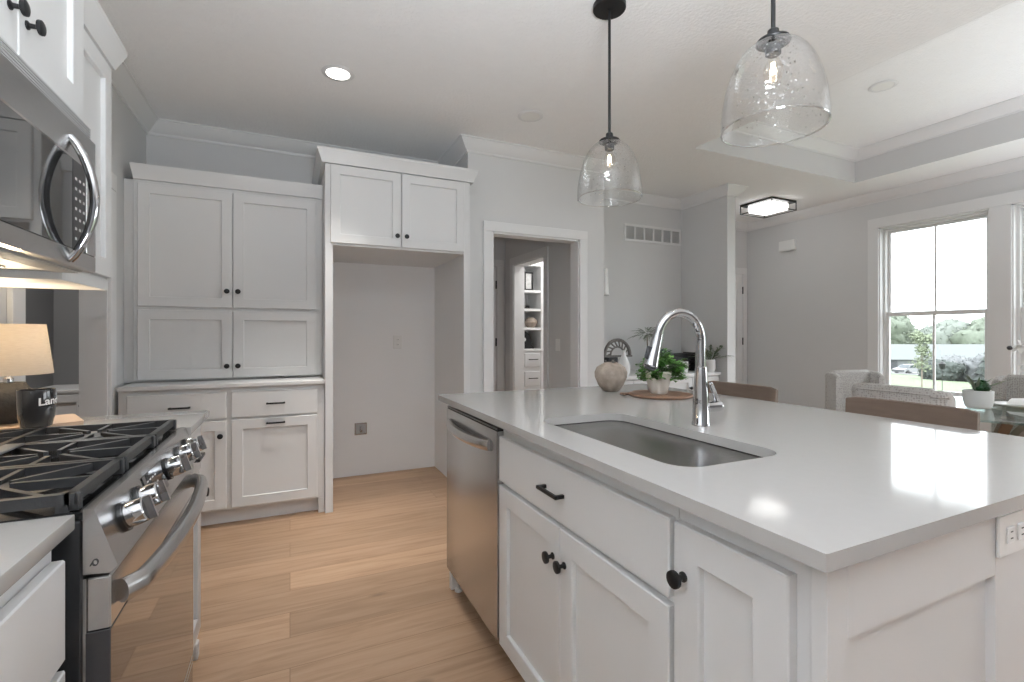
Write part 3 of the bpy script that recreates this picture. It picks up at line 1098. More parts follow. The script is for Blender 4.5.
# oven door
dm = MB()
dm.box(-0.300, -0.268, RY0 + 0.002, RY1 - 0.002, 0.715, 0.803, 0.003)
dm.box(-0.300, -0.268, RY0 + 0.002, RY1 - 0.002, 0.205, 0.225, 0.003)
dm.box(-0.304, -0.2995, RY0 + 0.002, RY1 - 0.002, 0.205, 0.803)
od = dm.build('oven_door', 'steel', t)
mb = MB(); mb.box(-0.300, -0.2686, RY0 + 0.0005, RY0 + 0.0028, 0.2255, 0.7145); mb.build('side_trim', 'seal_dark', od)
mb = MB(); mb.box(-0.300, -0.2685, RY0 + 0.003, RY1 - 0.003, 0.2255, 0.7145, 0.002); mb.build('glass', 'black_glass', od)
mb = MB()
pts = []
for k in range(29):
    s = k / 28
    y = RY0 + 0.035 + (RY1 - RY0 - 0.07) * s
    e = min(s, 1 - s)
    pts.append((-0.268 + 0.014 + 0.036 * min(1, math.sin(math.pi * s) ** 0.5) if 0 < s < 1 else -0.262, y, 0.760))
mb.tube(pts, 0.0165, 14, up=(0, 0, 1), flat=1.25)
mb.build('handle', 'steel', od)
mb = MB(); mb.box(-0.300, -0.270, RY0 + 0.002, RY1 - 0.002, 0.075, 0.198, 0.003); mb.build('drawer', 'steel', t)

# ------------------------------------------------------------------ island
IX = 0.685      # face frame plane
IY0, IY1 = 0.425, 2.195
IBX = 1.48      # back of the cabinets
t = thing('sink_base_cabinet', 'white island sink cabinet with a false drawer front over two doors', 'cabinet', (1.08, 1.13, 0))
mb = MB()
ya, yb = 0.71, 1.552
mb.box(IX, IX + 0.02, ya, ya + 0.03, 0.10, CZ0 - 0.001); mb.box(IX, IX + 0.02, yb - 0.03, yb, 0.10, CZ0 - 0.001)
mb.box(IX, IX + 0.02, ya + 0.03, yb - 0.03, 0.815, CZ0 - 0.001); mb.box(IX, IX + 0.02, ya + 0.03, yb - 0.03, 0.645, 0.71); mb.box(IX, IX + 0.02, ya + 0.03, yb - 0.03, 0.10, 0.14); mb.box(IX, IX + 0.02, 1.116, 1.146, 0.14, 0.645)
mb.box(IX + 0.02, IBX, ya, ya + 0.018, 0.10, CZ0 - 0.001); mb.box(IX + 0.02, IBX, yb - 0.018, yb, 0.10, CZ0 - 0.001)
mb.box(IX + 0.02, IBX, ya + 0.018, yb - 0.018, 0.10, 0.118)
mb.box(IBX - 0.018, IBX, ya + 0.018, yb - 0.018, 0.118, CZ0 - 0.001)
mb.build('body', 'cabinet_white', t)
mb = MB(); mb.box(IX + 0.065, IX + 0.08, ya, yb, 0.0, 0.0995); mb.build('toe_kick', 'cabinet_white', t)
d = slab('drawer_front', '-x', IX, ya + 0.006, yb - 0.006, 0.688, 0.843, t); pull('-x', IX, 1.158, 0.765, 0.098, d)
d = shaker('door', '-x', IX, 1.133, yb - 0.006, 0.115, 0.672, t); knob('-x', IX, 1.166, 0.582, d)
d = shaker('door', '-x', IX, ya + 0.006, 1.129, 0.115, 0.672, t); knob('-x', IX, 1.104, 0.582, d)

t = thing('island_end_cabinet', 'white single door cabinet at the near corner of the island', 'cabinet', (1.08, 0.57, 0))
mb = MB(); mb.box(IX, IBX, 0.444, 0.709, 0.10, CZ0 - 0.001, 0.001); mb.build('body', 'cabinet_white', t)
mb = MB(); mb.box(IX + 0.065, IBX, 0.444, 0.709, 0, 0.0995); mb.build('toe_kick', 'cabinet_white', t)
d = shaker('door', '-x', IX, 0.470, 0.703, 0.115, 0.843, t); knob('-x', IX, 0.677, 0.748, d)

# panelled end of the island
t = thing('island_wainscot', 'white recessed panelling on the near end of the island', 'panel', (1.1, 0.43, 0))
mb = MB()
pl = 0.444
fb(mb, '-y', pl, 0.675, 0.722, 0.0005, 0.024, 0.0, CZ0 - 0.001, 0.001)
fb(mb, '-y', pl, 1.156, 1.275, 0.0005, 0.024, 0.0, CZ0 - 0.001, 0.001)
fb(mb, '-y', pl, 1.44, IBX, 0.0005, 0.024, 0.0, CZ0 - 0.001, 0.001)
for a, b_ in ((0.722, 1.156), (1.275, 1.44)):
    fb(mb, '-y', pl, a, b_, 0.0005, 0.024, 0.764, CZ0 - 0.001, 0.001)
    fb(mb, '-y', pl, a, b_, 0.0005, 0.024, 0.0, 0.14, 0.001)
    fb(mb, '-y', pl, a, b_, 0.0005, 0.010, 0.14, 0.764)
mb.build('panel', 'cabinet_white', t)
outlet_plate('island_outlet', 'white duplex outlet set sideways in the island end panel', '-y', pl - 0.024, 1.215, 0.834, 0.122, 0.076, 'white_plastic', 'white_plastic')

# dishwasher
t = thing('dishwasher', 'stainless dishwasher with bowed pocket handle at the far end of the island', 'dishwasher', (1.0, 1.86, 0))
DY0, DY1 = 1.558, 2.158
mb = MB(); mb.box(0.70, 1.30, DY0 + 0.004, DY1 - 0.004, 0.10, 0.868, 0.002); mb.build('tub', 'seal_dark', t)
mb = MB(); mb.box(0.662, 0.699, DY0, DY1, 0.115, 0.856, 0.004, 2); do = mb.build('door', 'steel', t)
mb = MB(); mb.box(0.6655, 0.699, DY0 + 0.002, DY1 - 0.002, 0.8565, 0.868, 0.002); mb.build('control_strip', 'black_enamel', do)
mb = MB()
pts = []
for k in range(21):
    s = k / 20
    y = DY0 + 0.06 + (DY1 - DY0 - 0.12) * s
    pts.append((0.662 - 0.002 - 0.030 * math.sin(math.pi * s) ** 0.6, y, 0.795 - 0.004 * math.sin(math.pi * s)))
mb.tube(pts, 0.016, 12, up=(0, 0, 1), flat=1.35)
mb.build('handle', 'steel', do)
mb = MB(); mb.box(0.75, 0.765, DY0, DY1, 0.012, 0.099); mb.build('kick_plate', 'seal_dark', t)
for fx_, y in ((1.2, DY0 + 0.05), (1.2, DY1 - 0.05), (0.715, DY1 - 0.018)):
    mb = MB(); mb.lathe([(0, 0), (0.018, 0), (0.018, 0.012), (0.008, 0.015), (0.008, 0.10), (0, 0.10)], (fx_, y, 0.0), n=14); mb.build('foot', 'white_plastic', t)
mb = MB(); mb.box(IX, IBX, 2.160, 2.185, 0.0, CZ0 - 0.001, 0.001)
tag(mb.build('island_far_panel', 'cabinet_white'), 'white end panel beside the dishwasher at the far end of the island', 'panel')
mb = MB(); mb.box(1.305, IBX, DY0, DY1, 0.0, CZ0 - 0.001, 0.001)
tag(mb.build('island_back_panel', 'cabinet_white'), 'white panel closing the island behind the dishwasher, facing the stools', 'panel')


def rrect(x0, x1, y0, y1, r, n=8):
    pts = []
    for cx, cy, a0 in ((x1 - r, y1 - r, 0), (x0 + r, y1 - r, 90), (x0 + r, y0 + r, 180), (x1 - r, y0 + r, 270)):
        for k in range(n + 1):
            a = math.radians(a0 + 90 * k / n)
            pts.append((cx + r * math.cos(a), cy + r * math.sin(a)))
    return pts


def slab_with_hole(outer, inner, z0, z1):
    bm = bmesh.new()
    edges = []
    for loop in (outer, inner):
        vs = [bm.verts.new((x, y, z0)) for x, y in loop]
        for i in range(len(vs)):
            edges.append(bm.edges.new((vs[i], vs[(i + 1) % len(vs)])))
    bmesh.ops.triangle_fill(bm, edges=edges, use_beauty=True)
    r = bmesh.ops.extrude_face_region(bm, geom=list(bm.faces))
    bmesh.ops.translate(bm, verts=[g for g in r['geom'] if isinstance(g, bmesh.types.BMVert)], vec=(0, 0, z1 - z0))
    return bm


SX0, SX1, SY0, SY1 = 0.752, 1.085, 0.766, 1.428
mb = MB()
outer = rrect(0.632, 1.850, 0.394, 2.110 + 0.09, 0.004, 2)
mb.merge(slab_with_hole(outer, rrect(SX0, SX1, SY0, SY1, 0.065), CZ0, CZ1))
tag(mb.build('island_countertop', 'quartz', angle=40), 'large off-white quartz slab of the island with an undermount sink', 'countertop')

# sink
t = thing('kitchen_sink', 'stainless undermount sink bowl set in the island', 'sink', (0.92, 1.08, 0.66))
mb = MB()
loops = []
g = 0.004


def lp(off, z, r):
    return [(x, y, z) for x, y in rrect(SX0 - off, SX1 + off, SY0 - off, SY1 + off, r, 8)]


zt = CZ0 - 0.0005
loops = [lp(0.02, zt - 0.002, 0.085), lp(0.02, zt, 0.085), lp(g, zt, 0.069), lp(g, zt - 0.004, 0.069), lp(0.0, 0.72, 0.065), lp(-0.006, 0.70, 0.06), lp(-0.022, 0.688, 0.05), lp(-0.10, 0.683, 0.02),
         lp(-0.10, 0.680, 0.02), lp(-0.020, 0.684, 0.05), lp(-0.003, 0.697, 0.06), lp(0.003, 0.72, 0.067), lp(0.007, zt - 0.004, 0.072)]
mb.loft(loops)
mb.build('bowl', 'sink_steel', t, angle=50)
mb = MB(); mb.lathe([(0.0, 0.0), (0.028, 0.0), (0.03, 0.002), (0.045, 0.003), (0.045, 0.0), (0.0, -0.0002)], (0.94, 1.08, 0.6835), n=24); mb.build('drain', 'chrome', t)

# faucet
fx, fy = 1.172, 1.12
t = thing('kitchen_faucet', 'tall chrome gooseneck pull-down faucet behind the island sink', 'faucet', (fx, fy, CZ1))
mb = MB()
mb.lathe([(0, 0.0), (0.027, 0.0), (0.027, 0.006), (0.0245, 0.010), (0.0245, 0.075), (0.023, 0.095), (0.0185, 0.165), (0.0170, 0.182), (0.0145, 0.184), (0, 0.184)], (fx, fy, CZ1), n=28)
mb.build('body', 'chrome', t)
mb = MB()
R_, zc = 0.0875, 1.178
pts = [(fx, fy, CZ1 + 0.18), (fx, fy, 1.14)]
for k in range(0, 19):
    a = math.radians(k * 9.3)
    pts.append((fx - R_ + R_ * math.cos(a), fy, zc + R_ * math.sin(a)))
mb.tube(pts, 0.0135, 16)
mb.build('spout', 'chrome', t)
p_end = Vector(pts[-1]); dd = (Vector(pts[-1]) - Vector(pts[-2])).normalized()
mb = MB(); mb.lathe([(0, -0.002), (0.0150, -0.002), (0.0155, 0.01), (0.0175, 0.045), (0.0215, 0.088), (0.0225, 0.096), (0.019, 0.100), (0, 0.100)], p_end, dd, 24); hd = mb.build('spray_head', 'chrome', t)
mb = MB(); q = p_end + dd * 0.1005; mb.lathe([(0, 0), (0.0165, 0), (0.0155, 0.006), (0, 0.006)], q, dd, 20); mb.build('nozzle', 'seal_dark', hd)
mb = MB(); q = p_end + dd * 0.055 + Vector((-0.0215, 0, 0.003)); mb.tube([q - dd * 0.016, q + dd * 0.020], 0.0065, 10); mb.build('spray_button', 'seal_dark', hd)
mb = MB()
mb.lathe([(0, 0.016), (0.018, 0.016), (0.019, 0.066), (0.017, 0.074), (0, 0.076)], (fx, fy, 0.970), (0.98, -0.1, 0.0), 20)
mb.build('lever_hub', 'chrome', t)
mb = MB(); mb.tube([(fx + 0.062, fy - 0.006, 0.984), (fx + 0.050, fy - 0.012, 1.003), (fx + 0.012, fy - 0.028, 1.048)], [0.0095, 0.0085, 0.006], 12); mb.build('lever', 'chrome', t)

# clay vase, board, potted basil on the island
rng = random.Random(4)
t = thing('clay_vase', 'round rough beige clay vase on the far end of the island', 'vase', (1.466, 1.985, CZ1))
mb = MB()
prof = [(0, 0.002), (0.035, 0.0), (0.040, 0.002), (0.062, 0.030), (0.080, 0.070), (0.0805, 0.095), (0.070, 0.120), (0.050, 0.134), (0.034, 0.140), (0.030, 0.144), (0.026, 0.141), (0.030, 0.132), (0.050, 0.122), (0.062, 0.10), (0.05, 0.04), (0, 0.02)]
mb.lathe(prof, (1.466, 1.985, CZ1), n=40)
for v in mb.bm.verts:
    p = v.co
    k = 1 + 0.035 * noise.noise(p * 18)
    v.co = Vector((1.466 + (p.x - 1.466) * k, 1.985 + (p.y - 1.985) * k, p.z + (0.006 * noise.noise(p * 30) if p.z > CZ1 + 0.13 else 0)))
mb.build('body', 'terracotta', t)
mb = MB()
for a in (0.4, 2.3, 4.4):
    mb.tube([(1.466 + 0.016 * math.cos(a), 1.985 + 0.016 * math.sin(a), CZ1 + 0.10), (1.466 + 0.027 * math.cos(a), 1.985 + 0.027 * math.sin(a), CZ1 + 0.155)], 0.004, 7)
mb.build('twig', 'driftwood', t)

t = thing('serving_board', 'round brown wooden serving board under the potted basil', 'board', (1.553, 1.725, CZ1))
mb = MB(); mb.lathe([(0, 0), (0.138, 0), (0.143, 0.004), (0.143, 0.009), (0.139, 0.012), (0, 0.012)], (1.553, 1.725, CZ1 + 0.0003), n=48); mb.build('disc', 'wood_board', t)
mb = MB(); mb.box(1.40, 1.445, 1.80, 1.83, CZ1 + 0.001, CZ1 + 0.012, 0.004); mb.build('handle', 'wood_board', t)

bx, by, bz = 1.538, 1.722, CZ1 + 0.0125
t = thing('potted_basil', 'leafy green herb in a cream pot on the round wooden board', 'plant', (bx, by, bz))
mb = MB()
mb.lathe([(0, 0.0), (0.036, 0.0), (0.040, 0.004), (0.046, 0.03), (0.055, 0.072), (0.060, 0.098), (0.0605, 0.104), (0.057, 0.104), (0.052, 0.07), (0.04, 0.02), (0, 0.02)], (bx, by, bz), n=32)
mb.build('pot', 'cream_pot', t)
mb = MB(); mb.lathe([(0, 0.088), (0.0535, 0.088), (0.05, 0.08), (0, 0.08)], (bx, by, bz), n=20); mb.build('soil', 'soil', t)
fo, st = MB(), MB()
for k in range(80):
    a = rng.uniform(0, 2 * math.pi); r = 0.105 * math.sqrt(rng.random())
    tip = Vector((bx + 0.022 + r * 1.15 * math.cos(a), by + r * math.sin(a) * 0.8, bz + rng.uniform(0.115, 0.215) - r * 0.35))
    b0 = Vector((bx + 0.3 * r * math.cos(a), by + 0.3 * r * math.sin(a), bz + 0.088))
    st.tube([b0, b0.lerp(tip, 0.6) + Vector((0, 0, 0.012)), tip], 0.0013, 5)
    for q in range(8):
        a2 = rng.uniform(0, 2 * math.pi)
        fo.leaf(tip - Vector((0, 0, rng.uniform(0, 0.035))), (math.cos(a2), math.sin(a2), rng.uniform(-0.1, 0.55)), rng.uniform(0.022, 0.038), rng.uniform(0.016, 0.026), 0.3, 0.3)
st.build('stems', 'stem_green', t)
fo.build('leaves', 'leaf_bright', t)

# ------------------------------------------------------------------ lamp, mug and board on the left counter
t = thing('cutting_board', 'pale wooden cutting board under the lamp and mug', 'board', (-0.76, 1.97, CZ1))
mb = MB()
c0 = Vector((-0.752, 1.972)); e1 = Vector((-0.41, 0.912)).normalized(); e2 = Vector((-e1.y, e1.x))
L1, L2 = 0.105, 0.135
pl4 = rrect(-L2, L2, -L1, L1, 0.012, 3)
poly = [(c0.x + e2.x * a + e1.x * b_, c0.y + e2.y * a + e1.y * b_) for a, b_ in pl4]
mb.prism(poly, 'z', CZ1 + 0.0003, CZ1 + 0.014)
mb.build('slab', 'wood_pale', t)
LZ = CZ1 + 0.0145
lx, ly = -0.784, 1.985
t = thing('table_lamp', 'small lit lamp with linen shade and dark ribbed stoneware base', 'lamp', (lx, ly, LZ))
mb = MB()
prof = [(0, 0), (0.036, 0), (0.042, 0.004)]
for k in range(15):
    s = k / 14
    r = 0.042 + 0.024 * math.sin(math.pi * min(1, s * 1.05)) ** 0.8
    if s > 0.75: r = min(r, 0.066 - (s - 0.75) * 0.09)
    prof.append((r + (0.0012 if k % 2 else 0), 0.006 + 0.108 * s))
prof += [(0.040, 0.118), (0.038, 0.122), (0.036, 0.120), (0.0, 0.120)]
mb.lathe(prof, (lx, ly, LZ), n=36)
mb.build('base', 'stoneware', t)
mb = MB(); mb.lathe([(0, 0.1202), (0.012, 0.1202), (0.012, 0.135), (0.008, 0.14), (0.008, 0.19), (0.013, 0.192), (0.013, 0.215), (0, 0.215)], (lx, ly, LZ), n=16); mb.build('neck', 'chrome', t)
mb = MB(); mb.lathe([(0, 0.2155), (0.010, 0.2155), (0.018, 0.235), (0.018, 0.250), (0.010, 0.262), (0, 0.265)], (lx, ly, LZ), n=16); mb.build('bulb', 'bulb_lit', t)
mb = MB(); mb.lathe([(0.102, 0.148), (0.084, 0.302), (0.0825, 0.302), (0.1005, 0.148)], (lx, ly, LZ), n=44, closed=True); sh = mb.build('lamp_shade', 'lamp_linen', t)
mb = MB()
for a in (0.5, 2.6, 4.7):
    mb.tube([(lx + 0.012 * math.cos(a), ly + 0.012 * math.sin(a), LZ + 0.205), (lx + 0.0985 * math.cos(a), ly + 0.0985 * math.sin(a), LZ + 0.160)], 0.0016, 6)
mb.build('spider', 'chrome', sh)
pd = bpy.data.lights.new('lamp_light', 'POINT'); pd.energy = 3.4; pd.color = (1, 0.80, 0.55); pd.shadow_soft_size = 0.02
po = bpy.data.objects.new('lamp_light', pd); COL.objects.link(po); po.location = (lx, ly, LZ + 0.285)

mx_, my_ = -0.672, 1.855
t = thing('mug', 'black glazed mug with white lettering in front of the lamp', 'mug', (mx_, my_, LZ))
mb = MB()
mb.lathe([(0, 0), (0.030, 0), (0.034, 0.003), (0.040, 0.030), (0.0425, 0.070), (0.0428, 0.106), (0.0415, 0.110), (0.0395, 0.108), (0.039, 0.07), (0.034, 0.02), (0, 0.012)], (mx_, my_, LZ), n=40)
mb.build('cup', 'mug_glaze', t)
mb = MB()
pts = []
for k in range(15):
    a = math.radians(-80 + 160 * k / 14)
    pts.append((mx_ + math.cos(math.radians(84)) * (0.040 + 0.030 * math.cos(a)), my_ + math.sin(math.radians(84)) * (0.040 + 0.030 * math.cos(a)), LZ + 0.062 + 0.032 * math.sin(a)))
mb.tube(pts, 0.0052, 10)
mb.build('handle', 'mug_glaze', t)
# lettering wrapped on the cup
tcv = bpy.data.curves.new('lettering', 'FONT'); tcv.body = 'Lands'; tcv.size = 0.030; tcv.extrude = 0.0; tcv.offset = 0.0008
tob = bpy.data.objects.new('lettering_source', tcv); COL.objects.link(tob)
bpy.context.view_layer.update()
me = bpy.data.meshes.new_from_object(tob.evaluated_get(bpy.context.evaluated_depsgraph_get()))
COL.objects.unlink(tob); bpy.data.objects.remove(tob)
bm = bmesh.new(); bm.from_mesh(me)
bmesh.ops.subdivide_edges(bm, edges=list(bm.edges), cuts=2)
bpy.data.meshes.remove(me)
for v in bm.verts:
    x, y = v.co.x, v.co.y
    ang = math.radians(-66) + x / 0.043
    z = LZ + 0.066 + y + x * 0.06
    v.co = Vector((mx_ + 0.0440 * math.cos(ang), my_ + 0.0440 * math.sin(ang), z))
mb = MB(); mb.merge(bm); mb.build('lettering', 'print_white', t)

# ------------------------------------------------------------------ pendants and ceiling lights
def pendant(label, x, y):
    t = thing('pendant_light', label, 'pendant light', (x, y, 1.85), 'glass pendants over the island')
    mb = MB(); mb.lathe([(0, 0), (0.074, 0), (0.076, 0.003), (0.076, 0.022), (0, 0.024)], (x, y, H - 0.0245), n=32); mb.build('canopy', 'black_metal', t)
    mb = MB(); mb.tube([(x, y, 2.135), (x, y, H - 0.024)], 0.0065, 12); mb.build('rod', 'black_metal', t)
    mb = MB()
    mb.lathe([(0, 0.0), (0.048, 0.0), (0.050, 0.004), (0.046, 0.010), (0.018, 0.020), (0.016, 0.040), (0.010, 0.044), (0, 0.044)], (x, y, 2.096), n=28)
    mb.build('cap', 'black_metal', t)
    mb = MB()
    pr = []
    for k in range(26):
        s = k / 25
        a = s * math.pi / 2
        # dome: narrow shoulder at top swelling to a straight skirt
        r = 0.036 + (0.149 - 0.036) * math.sin(a) ** 0.8
        z = 2.094 - 0.252 * (1 - math.cos(a)) ** 0.86
        pr.append((r, z))
    pr.append((0.1485, 1.836))
    inner = [(r - 0.003, z - (0.003 if i < 6 else 0)) for i, (r, z) in enumerate(pr)][::-1]
    mb.lathe(pr + [(0.147, 1.834)] + inner, (x, y, 0), n=56, closed=True)
    gs = mb.build('glass_shade', 'seeded_glass', t, angle=60)
    mb = MB(); mb.lathe([(0.1475 + 0.0028 * math.cos(q), 1.834 + 0.0028 * math.sin(q)) for q in [2 * math.pi * k / 8 for k in range(8)]], (x, y, 0), n=56, closed=True); mb.build('rim', 'glass_rim', gs)
    mb = MB(); mb.lathe([(0, 0), (0.030, 0), (0.032, -0.008), (0.022, -0.012), (0.022, -0.034), (0.016, -0.038), (0, -0.038)], (x, y, 2.0955), n=22); so = mb.build('socket', 'black_metal', t)
    mb = MB(); mb.lathe([(0, -0.0385), (0.013, -0.0385), (0.016, -0.05), (0.026, -0.075), (0.028, -0.09), (0.024, -0.108), (0.012, -0.118), (0, -0.120)], (x, y, 2.0955), n=24); bu = mb.build('bulb', 'bulb_glass', t)
    mb = MB(); mb.tube([(x, y, 2.035), (x, y, 2.003)], [0.006, 0.008], 8); mb.build('filament', 'bulb_lit', bu)
    d = bpy.data.lights.new('pendant_glow', 'POINT'); d.energy = 0.45; d.color = (1, 0.84, 0.65); d.shadow_soft_size = 0.011
    o = bpy.data.objects.new('pendant_glow', d); COL.objects.link(o); o.location = (x, y, 2.018)
    return t


pendant('glass dome pendant light farther from the camera, over the far end of the island', 1.355, 1.845)
pendant('glass dome pendant light nearer the camera, over the sink end of the island', 1.352, 1.005)


def downlight(label, x, y, z, lit):
    t = thing('recessed_light', label, 'downlight', (x, y, z), 'recessed ceiling lights')
    mb = MB(); mb.lathe([(0.066, 0), (0.088, 0), (0.092, -0.003), (0.088, -0.006), (0.068, -0.008), (0.064, -0.004)], (x, y, z - 0.0005), n=36, closed=True); mb.build('trim_ring', 'trim_white', t)
    mb = MB(); mb.lathe([(0, -0.003), (0.066, -0.003), (0.066, -0.0055), (0, -0.0055)], (x, y, z - 0.0005), n=30); mb.build('lens', 'lens_lit' if lit else 'lens_unlit', t)
    if lit:
        d = bpy.data.lights.new('downlight_beam', 'AREA'); d.shape = 'DISK'; d.size = 0.12; d.energy = 4.6; d.color = (1, 0.95, 0.88); d.spread = math.radians(60)
        o = bpy.data.objects.new('downlight_beam', d); COL.objects.link(o); o.location = (x, y, z - 0.012)


downlight('glowing recessed ceiling light in front of the tall pantry cabinet', 0.257, 3.0, H, True)
downlight('dim recessed ceiling light before the doorway wall, beside the far pendant', 1.54, 3.02, H, False)
downlight('dim recessed light up in the tray ceiling', 4.01, 2.085, TZ, False)

t = thing('flush_ceiling_light', 'square black framed flush ceiling light with white diffuser in the entry', 'ceiling light', (5.10, 3.86, H))
ex0, ex1, ey0, ey1 = 4.89, 5.31, 3.65, 4.07
mb = MB(); mb.box(ex0, ex1, ey0, ey1, H - 0.022, H - 0.0005, 0.002); mb.build('canopy', 'black_metal', t)
mb = MB()
w = 0.009
for x in (ex0 + w / 2, ex1 - w / 2):
    for y in (ey0 + w / 2, ey1 - w / 2):
        mb.box(x - w / 2, x + w / 2, y - w / 2, y + w / 2, H - 0.115, H - 0.0225)
for y in (ey0 + w / 2, ey1 - w / 2):
    mb.box(ex0 + w, ex1 - w, y - w / 2, y + w / 2, H - 0.115, H - 0.106)
for x in (ex0 + w / 2, ex1 - w / 2):
    mb.box(x - w / 2, x + w / 2, ey0 + w, ey1 - w, H - 0.115, H - 0.106)
mb.build('cage', 'black_metal', t)
mb = MB(); mb.box(ex0 + 0.06, ex1 - 0.06, ey0 + 0.06, ey1 - 0.06, H - 0.100, H - 0.0225, 0.006); mb.build('diffuser', 'diffuser_lit', t)

# ------------------------------------------------------------------ wall fixtures
t = thing('air_vent', 'white six panel air return grille high on the nook wall', 'vent', (3.71, BY, 2.225))
mb = MB()
vx0, vx1, vz0, vz1 = 3.312, 4.128, 2.222, 2.412
fb(mb, '-y', BY, vx0, vx1, 0.0005, 0.010, vz0, vz0 + 0.026, 0.002); fb(mb, '-y', BY, vx0, vx1, 0.0005, 0.010, vz1 - 0.026, vz1, 0.002)
pw = (vx1 - vx0 - 0.03) / 6
for k in range(7):
    u = vx0 + 0.015 + pw * k
    fb(mb, '-y', BY, u - 0.012, u + 0.012, 0.0005, 0.0098, vz0 + 0.026, vz1 - 0.026)
mb.build('frame', 'trim_white', t)
for k in range(6):
    mb = MB()
    u = vx0 + 0.015 + pw * k
    for q in range(11):
        z = vz0 + 0.030 + q * 0.0122
        mb.loft([[(uu, BY - 0.0075, z), (uu, BY - 0.0015, z + 0.008), (uu, BY - 0.0010, z + 0.008), (uu, BY - 0.0070, z - 0.0005)] for uu in (u + 0.012, u + pw - 0.012)])
    mb.build('louver', 'grey_plastic', t)

t = thing('door_chime', 'white rectangular chime box on the grey wall left of the window', 'chime', (RX, 4.13, 2.28))
mb = MB(); fb(mb, '-x', RX, 4.02, 4.24, 0.0005, 0.045, 2.275, 2.405, 0.006); mb.build('cover', 'white_plastic', t)
mb = MB()
for k in range(4):
    fb(mb, '-x', RX, 4.05, 4.21, 0.045, 0.0465, 2.30 + k * 0.02, 2.304 + k * 0.02)
mb.build('ridge', 'white_plastic', t)

t = thing('wall_sconce', 'slim white tapered fixture sticking out at the wall corner right of the doorway', 'sconce', (2.62, 3.66, 1.56))
mb = MB(); mb.lathe([(0, 0), (0.032, 0), (0.034, 0.006), (0.030, 0.010), (0.027, 0.02), (0.018, 0.235), (0.014, 0.245), (0, 0.246)], (2.648, 3.66, 1.56), n=20); mb.build('shade', 'white_plastic', t)
mb = MB(); mb.box(2.5845, 2.592, 3.635, 3.685, 1.62, 1.72, 0.002); mb.box(2.5922, 2.632, 3.652, 3.668, 1.66, 1.68); mb.build('back_plate', 'white_plastic', t)
mb = MB(); mb.lathe([(0, 0), (0.030, 0), (0.030, -0.006), (0, -0.006)], (2.648, 3.66, 1.5598), n=18); mb.build('rim', 'grey_plastic', t)

t = thing('light_switch', 'white switch plate on the grey hall wall inside the doorway', 'switch', (2.45, 4.1, 1.1))
mb = MB(); fb(mb, '-x', 2.45, 4.15, 4.235, 0.0005, 0.006, 1.03, 1.15, 0.002); mb.build('plate', 'white_plastic', t)
mb = MB(); fb(mb, '-x', 2.45, 4.177, 4.208, 0.0062, 0.010, 1.065, 1.118, 0.002); mb.build('rocker', 'white_plastic', t)

# ------------------------------------------------------------------ built-in bookcase through the hall
t = thing('built_in_bookcase', 'white built-in shelves over drawers seen through the doorway', 'bookcase', (2.95, 5.6, 0))
QY = 5.40
mb = MB()
mb.box(2.60, 2.66, QY, 5.78, 0, 2.3, 0.001)
mb.box(2.905, 2.96, QY, 5.78, 0, 2.3, 0.001)
mb.box(2.66, 2.905, QY, 5.78, 2.06, 2.3, 0.001)
mb.box(2.66, 2.905, 5.76, 5.78, 0, 2.06)
mb.box(2.66, 2.905, QY + 0.01, 5.76, 0.06, 0.985, 0.001)
mb.box(2.655, 2.962, QY - 0.012, 5.76, 0.986, 1.012, 0.002)
mb.build('frame', 'trim_white', t)
for z in (1.738, 1.505, 1.265):
    mb = MB(); mb.box(2.661, 2.904, QY + 0.005, 5.758, z - 0.016, z + 0.016, 0.002); mb.build('shelf', 'trim_white', t)
for za, zb in ((0.785, 0.955), (0.54, 0.725), (0.30, 0.50)):
    d = slab('drawer', '-y', QY + 0.01, 2.672, 2.893, za, zb, t); pull('-y', QY + 0.01, 2.785, (za + zb) / 2 + 0.01, 0.11, d)
t = thing('picture_frame', 'black framed picture on the top bookcase shelf', 'picture', (2.76, 5.44, 1.754))
mb = MB()
for a in ((2.69, 2.705, 1.7545, 1.985), (2.79, 2.805, 1.7545, 1.985), (2.705, 2.79, 1.7545, 1.772), (2.705, 2.79, 1.968, 1.985)):
    mb.box(a[0], a[1], 5.43, 5.45, a[2], a[3], 0.001)
mb.build('frame', 'black_metal', t)
mb = MB(); mb.box(2.705, 2.79, 5.439, 5.444, 1.772, 1.968); mb.build('picture', 'photo_paper', t)
mb = MB(); mb.box(2.668, 2.79, 5.48, 5.56, 1.5215, 1.548, 0.004); mb.box(2.755, 2.79, 5.49, 5.55, 1.548, 1.565, 0.004); mb.lathe([(0, 0), (0.012, 0.0), (0.012, 0.02), (0, 0.02)], (2.69, 5.52, 1.548), n=12)
tag(mb.build('camera_ornament', 'black_metal'), 'small low black ornament on the second bookcase shelf', 'ornament')
mb = MB(); mb.lathe([(0, 0), (0.04, 0), (0.07, 0.03), (0.082, 0.07), (0.072, 0.105), (0.045, 0.122), (0.04, 0.132), (0.036, 0.13), (0.04, 0.118), (0.06, 0.09), (0, 0.03)], (2.81, 5.50, 1.2812), n=28)
tag(mb.build('bookcase_pot', 'terracotta'), 'round beige pot on the third bookcase shelf', 'pot')
t = thing('sculpture', 'curved black sculpture with a pale medallion on the lowest bookcase shelf', 'sculpture', (2.73, 5.52, 1.012))
mb = MB()
mb.prism([(2.665, 1.0125), (2.84, 1.0125), (2.845, 1.03), (2.815, 1.06), (2.795, 1.15), (2.765, 1.205), (2.72, 1.235), (2.665, 1.238)], 'y', 5.47, 5.56)
mb.build('body', 'black_metal', t)
mb = MB(); mb.lathe([(0, 0), (0.026, 0), (0.024, 0.006), (0, 0.008)], (2.70, 5.4695, 1.13), (0, -1, 0), 20); mb.build('medallion', 'white_pot', t)

